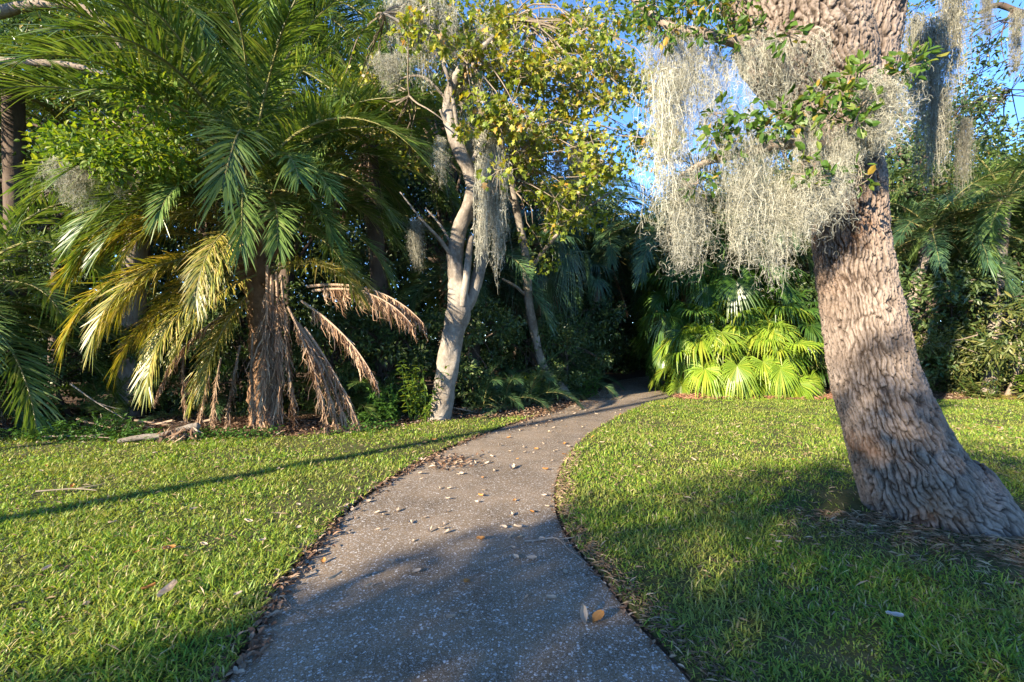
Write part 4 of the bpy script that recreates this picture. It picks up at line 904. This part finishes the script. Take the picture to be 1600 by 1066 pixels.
leafy_plant('leafy_plant', -2.5, 8.1, .3, .35, 10, .12, 'weed', 'low broad leaved plant beside the dead frond tips')
leafy_plant('leafy_plant', -6.15, 7.1, .38, .5, 22, .07, 'weed', 'low green weed patch in front of the brown frond pile')
leafy_plant('leafy_plant', -7.1, 7.0, .3, .5, 18, .07, 'weed', 'low weed patch near the left picture edge')
leafy_plant('leafy_plant', 13.1, 11.2, .8, .5, 14, .18, 'bright', 'broad leaved bright plant at the right picture edge')
leafy_plant('leafy_plant', 11.9, 11.6, .7, .6, 14, .13, 'olive_leaf', 'olive leafy plant at the right lawn edge')
leafy_plant('leafy_plant', .55, 11.0, .9, .3, 8, .1, 'bright', 'small lit plant left of the crooked tree foot')
leafy_plant('leafy_plant', 2.0, 12.0, .75, .3, 8, .12, 'weed', 'small lit plant right of the crooked tree foot')

# ground cover: litter, straw, weeds
mb = MB()
def flat_leaves(mb, x, y, z, s, asp, mat=0, tilt=.35, shape=LEAFE):
    n = len(x); a = RNG.uniform(0, 6.283, n); X = np.column_stack([np.cos(a), np.sin(a), RNG.normal(size=n) * tilt]); Z = np.array([0, 0, 1]) + rand_unit(n) * tilt
    scatter(mb, shape[0], shape[1], np.column_stack([x, y, z + np.zeros(n)]), X, Z, s * RNG.uniform(.6, 1.3, n), s * asp * RNG.uniform(.7, 1.2, n), mat)
n = 16000; x = RNG.uniform(-12, 3.5, n); y = yw(x) + np.abs(RNG.normal(size=n)) * 2.2 - .1; k = (x < xl(y) - .0) | (y > 15)
flat_leaves(mb, x[k], y[k], RNG.uniform(.01, .06, k.sum()), .075, .45)
n = 9000; x = RNG.uniform(3, 16, n); y = ywr(x) + np.abs(RNG.normal(size=n)) * 1.6 - .06; k = (x > np.where(y < 11.7, xr(y), 4.05 + (y - 11.7) * .45))
flat_leaves(mb, x[k], y[k], RNG.uniform(.01, .06, k.sum()), .075, .4)
# drift of leaves along the left edge of the path and a little heap on it
n = 2600; y = RNG.uniform(1.8, 9.6, n); x = xl(y) + RNG.normal(size=n) * .045 - .005; keep = RNG.random(n) < np.clip(.25 + (fbm(y * 1.5, 0 * y, 4) - .3) * 2.2, .1, 1)
flat_leaves(mb, x[keep], y[keep], RNG.uniform(.02, .045, keep.sum()), .055, .5)
n = 170; x = RNG.normal(size=n) * .22 - .78; y = RNG.normal(size=n) * .17 + 5.55; k = x > xl(y) - .05
flat_leaves(mb, x[k], y[k], RNG.uniform(.025, .05, k.sum()), .07, .5)
n = 700; y = RNG.uniform(1.8, 9.6, n); x = xr(y) + RNG.normal(size=n) * .02 + .015
flat_leaves(mb, x, y, RNG.uniform(.02, .03, n), .035, .5)
n = 500; y = RNG.uniform(7.5, 14.5, n); x = xl(y) + np.abs(RNG.normal(size=n)) * .4
flat_leaves(mb, x, y, RNG.uniform(.025, .035, n), .06, .45)
tag(link('leaf_litter', mb.mesh('leaf_litter', M['litter'])), 'brown dead leaf litter under the woods and along the path edges', 'leaf litter', kind='stuff')
mb = MB(); n = 3600; r = np.abs(RNG.normal(size=n)) * .5 + .45; a = RNG.uniform(np.pi * .95, np.pi * 2.05, n); x = OAK[0] + .08 + r * np.cos(a) * 1.15; y = OAK[1] - .12 + r * np.sin(a)
flat_leaves(mb, x, y, RNG.uniform(.037, .06, n), .075, .045, 0, .25, LEAF4)
n = 2200; y = RNG.uniform(1.6, 6, n); x = xr(y) + .05 + np.abs(RNG.normal(size=n)) * .07
flat_leaves(mb, x, y, RNG.uniform(.035, .055, n), .06, .06, 0, .35, LEAF4)
n = 5000; x = RNG.uniform(-9, 12, n); y = RNG.uniform(1.8, 8, n); k = ((x < xl(y) - .05) & (y < yw(x))) | (x > xr(y) + .05)
flat_leaves(mb, x[k], y[k], RNG.uniform(.05, .075, k.sum()), .07, .06, 0, .35, LEAF4)
tag(link('dry_straw', mb.mesh('dry_straw', M['straw'])), 'dry straw and thatch on bare ground by the oak base and lawn edge', 'straw', kind='stuff')
mb = MB(); n = 9000; x = RNG.uniform(4.3, 9, n); y = ywr(x) + RNG.normal(size=n) * .16 + .15
flat_leaves(mb, x, y, RNG.uniform(.03, .07, n), .16, .03, 0, .3, LEAF4)
tag(link('pine_straw', mb.mesh('pine_straw', M['needle'])), 'rusty pine straw strip under the sunny fan palms', 'pine straw', kind='stuff')
mb = MB(); n = 5200; x = RNG.uniform(-11, -2, n); y = yw(x) + RNG.normal(size=n) * .18 + .02; k = RNG.random(n) < np.clip((fbm(x * 1.2, y, 8) - .35) * 4, 0, 1)
flat_leaves(mb, x[k], y[k], RNG.uniform(.04, .16, k.sum()), .055, .6, 0, .5)
tag(link('ground_cover', mb.mesh('ground_cover', M['weed'])), 'low green weeds creeping along the left lawn edge', 'weeds', kind='stuff')

# ------------------------------------------------------------------ fallen fronds, sticks, leaves
for (px, py, d, az, sc, rl, lab) in [(210, 660, 7.6, 20, .75, 80, 'brown fallen frond lying against the grey trunk'), (270, 665, 7.4, 195, .7, 95, 'brown fallen frond tangled in the debris pile'), (330, 672, 7.3, 170, .7, 90, 'brown fallen frond lying at the big palm foot'), (120, 668, 7.5, 350, .65, 85, 'dull fallen frond near the left edge'), (705, 640, 9.2, 10, .42, 90, 'reddish fallen frond behind the pale tree foot')]:
    me = random.choice(FR[('dead', 5)]); p = P(px, py, d); p[2] = .14 + .12 * RNG.random()
    tag(link('fallen_frond', me, None, p, (R(rl), R(12), R(az)), sc), lab, 'fallen frond', 'dead fronds fallen on the ground')
lg = thing('fallen_branch', P(240, 698, 6.6) * [1, 1, 0], 'bleached broken branch lying at the lawn edge below the debris', 'branch')
mb = MB(); tube(mb, catmull([(-5.62, 6.5, .07), (-5.35, 6.58, .11), (-5.1, 6.66, .12), (-4.85, 6.8, .2), (-4.72, 6.85, .22)], 24), np.linspace(.035, .06, 24), 10, 0, .012 * (vnoise(np.arange(240) * .7, np.arange(240) * .13).reshape(24, 10) - .5)); part('stem', mb, M['pale_bark'], lg, True)
mb = MB(); n = 120; b = np.column_stack([RNG.uniform(-5.15, -4.7, n), RNG.uniform(6.62, 6.86, n), RNG.uniform(.12, .24, n)]); scatter(mb, LEAF4[0], LEAF4[1], b, np.column_stack([RNG.normal(size=n) * .5, -.4 + RNG.normal(size=n) * .4, -.7 + 0 * b[:, 0]]), rand_unit(n), RNG.uniform(.15, .32, n), .02); part('fibres', mb, M['frond_dead'], lg)
def stick(pts, r, label, mat='twig'):
    root = MB(); p = catmull(pts, 24); tube(root, p, np.linspace(r, r * .45, 24), 6)
    b = p[12]; tube(root, catmull([b, b + (p[16] - p[8]) * .4 + np.array([.03, .04, .01]), b + (p[18] - p[6]) * .5 + np.array([.07, .1, .02])], 8), np.linspace(r * .6, r * .25, 8), 5)
    o = root.mesh('stick', M[mat], True); tag(link('stick', o), label, 'stick', 'fallen sticks')
stick([(.09, 3.33, .035), (.2, 3.36, .032), (.33, 3.37, .04), (.4, 3.2, .035), (.5, 3.0, .03)], .007, 'pale forked twig across the right edge of the path', 'pale_bark')
stick([(-1.32, 2.62, .03), (-1.2, 2.5, .028), (-1.08, 2.42, .03)], .004, 'thin dry twig on the left side of the path', 'pale_bark')
stick([(-4.5, 4.3, .08), (-4.2, 4.36, .085), (-3.95, 4.33, .08)], .008, 'dry stick lying in the left lawn')
stick([(-6.95, 6.72, .09), (-6.4, 6.7, .1), (-5.9, 6.68, .08)], .014, 'grey stick at the left lawn edge in shade', 'grey_bark')
stick([P(110, 600, 7.3), P(150, 628, 7.25), P(195, 655, 7.2)], .014, 'thin bare stem slanting down to the debris pile', 'pale_bark')
stick([(3.5, 3.1, .06), (3.75, 3.12, .06), (4.05, 3.1, .055)], .011, 'surface root stick in the bare soil at the oak base', 'grey_bark')
def dry_leaf(seed, asp, curl):
    rng = np.random.default_rng(seed); mb = MB(); xs = np.linspace(0, 1, 6); V = []
    for x in xs:
        w = math.sin(math.pi * min(1, .06 + x * .94)) ** .7 * asp / 2 + .01
        for s in (-1, -.5, 0, .5, 1): V.append((x - .5, s * w + .03 * rng.normal(), curl * (s * s * .16 + (x - .5) ** 2 * .22) + .012 * rng.normal()))
    q = [(i * 5 + j, i * 5 + j + 1, i * 5 + j + 6, i * 5 + j + 5) for i in range(5) for j in range(4)]; mb.add(V, q)
    return mb
LM = [[dry_leaf(s, a, c).mesh('dry_leaf', M[m], True) for s, a, c in ((1, .55, 1.0), (2, .45, 1.4), (3, .7, .8))] for m in ('dry_leaf', 'orange_leaf', 'pale_leaf')]
pl_ = [(672, 835, .8), (690, 833, .7), (800, 735, 1.6), (720, 745, .8), (780, 700, .9), (655, 700, .7), (850, 690, .7), (610, 885, .6), (590, 835, .6), (575, 925, .7), (800, 845, .8), (700, 785, .6), (745, 790, .5), (560, 770, .7)]
cnt = 0
def leaf_at(x, y, z, s, kind, label, group):
    o = link('dry_leaf', random.choice(LM[kind]), None, (x, y, z), (RNG.normal() * .25, RNG.normal() * .25, RNG.uniform(0, 6.28)), s); tag(o, label, 'leaf', group)
for px, py, s in pl_:
    d = CH * FPX / (py - 533); leaf_at((px - 800) / FPX * d, d, .035, .075 * s, 0, 'curled tan leaf fallen on the grey path', 'dry leaves on the path')
for i in range(120):
    y = 2.4 + 7.5 * RNG.random() ** 1.0; t = RNG.random(); x = xl(y) * (1 - t) + xr(y) * t
    leaf_at(x, y, .03, RNG.uniform(.03, .07), 0 if RNG.random() < .85 else 1, 'curled tan leaf fallen on the grey path', 'dry leaves on the path')
for i in range(110):
    y = 2.2 + 8.5 * RNG.random(); x = RNG.uniform(-1.1 * y, 1.1 * y)
    if not ((x < xl(y) - .1 and y < yw(x)) or (x > xr(y) + .1 and np.hypot(x - OAK[0], y - OAK[1]) > .8)) or (x > 1 and y < 3.1): continue
    leaf_at(x, y, .085, RNG.uniform(.04, .075), 0 if RNG.random() < .8 else 1, 'dry leaf lying on the grass', 'dry leaves on the lawn')
for px, py, s, k, lab in [(1398, 967, .075, 2, 'single bleached white leaf on the shaded lawn below the oak'), (263, 928, .11, 0, 'big brown leaf on the left lawn'), (935, 953, .085, 1, 'orange leaf near the right edge of the path'), (912, 950, .1, 0, 'larger brown leaf beside the orange one at the path edge'), (525, 905, .08, 0, 'brown leaf on the grass edge left of the path')]:
    d = (CH - .08) * FPX / (py - 533); leaf_at((px - 800) / FPX * d, d, .095 if not 880 < px < 940 else .04, s, k, lab, None)

# ------------------------------------------------------------------ trees out of frame that shade the scene
def shade_tree(name, x, y, clumps, rad, nper, leaf, label, r0=.3):
    root = thing(name, (x, y, 0), label, 'tree'); tk = MB(); cw = MB(); c = np.array(clumps); top = c.mean(0)
    tube(tk, catmull([(x, y, -.1), (x + .2, y, top[2] * .4), top], 30), np.linspace(r0, r0 * .5, 30), 14)
    for k in c[::2]: twig(tk, top - [0, 0, .8], k, .07, .015, .1, 6, 8)
    crown(cw, c, rad, nper, leaf, LEAF4, .8, .5, .2, .55); part('trunk', tk, M['grey_bark'], root, True); part('crown', cw, M['oak_leaf'], root)
s2 = math.sqrt(.5)
def uw(u, w, z): return ((w + u) * s2, (w - u) * s2, z)
rng = np.random.default_rng(77); cl = []
for i in range(200):
    u = rng.uniform(-2.4, -.5) if i < 46 else rng.uniform(-.7, 4.2); zt = np.interp(u, [-2.6, -1.8, -.6, .3, 4.2], [5.1, 5.9, 6.9, 7.3, 7.5]); cl.append(uw(u, -13 + rng.normal() * .9, rng.uniform(1.6, zt - .3)))
shade_tree('live_oak', *uw(.8, -13, 0)[:2], cl, .58, 230, .12, 'round oak behind the viewer that shades the foreground')
cl = [uw(-11.4 + rng.normal() * .8, -7.4 + rng.normal() * 1.2, rng.uniform(.6, 5.0)) for _ in range(60)]
shade_tree('broadleaf_tree', *uw(-11.4, -7.4, 0)[:2], cl, .6, 90, .12, 'bushy tree left of the viewer that shades the left edge', .2)
palm('tall_palm', 'tall slim palm left behind the viewer casting a thin shadow', 'palm', None, uw(-5.85, -16, 0), uw(-5.85, -16, 17), [.14, .11, .1], 'green', 24, -15, 80, .9, 'palm_grey', seed=61, mid=uw(-5.5, -16, 8))

# ------------------------------------------------------------------ camera, light, world
cam = bpy.data.cameras.new('camera'); co = bpy.data.objects.new('camera', cam); COL.objects.link(co)
cam.sensor_width = 36; cam.lens = 36 * FPX / 1600; cam.clip_end = 800; cam.clip_start = .05
co.location = (0, 0, CH); co.rotation_euler = (R(90), 0, 0); scene.camera = co
EL = 18.5
sun = bpy.data.lights.new('sun', 'SUN'); so = bpy.data.objects.new('sun', sun); COL.objects.link(so)
sun.energy = 4.5; sun.angle = R(.5); sun.color = (1, .85, .64)
dv = Vector((math.cos(R(EL)) * s2, math.cos(R(EL)) * s2, -math.sin(R(EL)))); so.rotation_euler = dv.to_track_quat('-Z', 'Y').to_euler()
w = bpy.data.worlds.new('World'); scene.world = w; w.use_nodes = True; nt = w.node_tree; nt.nodes.clear()
sky = nt.nodes.new('ShaderNodeTexSky'); sky.sky_type = 'NISHITA'; sky.sun_disc = False; sky.sun_elevation = R(EL); sky.sun_rotation = R(225); sky.air_density = .7; sky.dust_density = .0; sky.ozone_density = 2.0; sky.altitude = 3500
hs = nt.nodes.new('ShaderNodeHueSaturation'); hs.inputs['Saturation'].default_value = 1.12
bg = nt.nodes.new('ShaderNodeBackground'); bg.inputs[1].default_value = .145; wo = nt.nodes.new('ShaderNodeOutputWorld')
nt.links.new(sky.outputs[0], hs.inputs['Color']); nt.links.new(hs.outputs[0], bg.inputs[0]); nt.links.new(bg.outputs[0], wo.inputs[0])
scene.view_settings.view_transform = 'Standard'; scene.view_settings.look = 'None'; scene.view_settings.exposure = 2.25; scene.view_settings.gamma = 1
c = scene.cycles; c.max_bounces = 6; c.diffuse_bounces = 3; c.glossy_bounces = 2; c.transmission_bounces = 4; c.transparent_max_bounces = 4; c.caustics_reflective = False; c.caustics_refractive = False
c.sample_clamp_indirect = 6
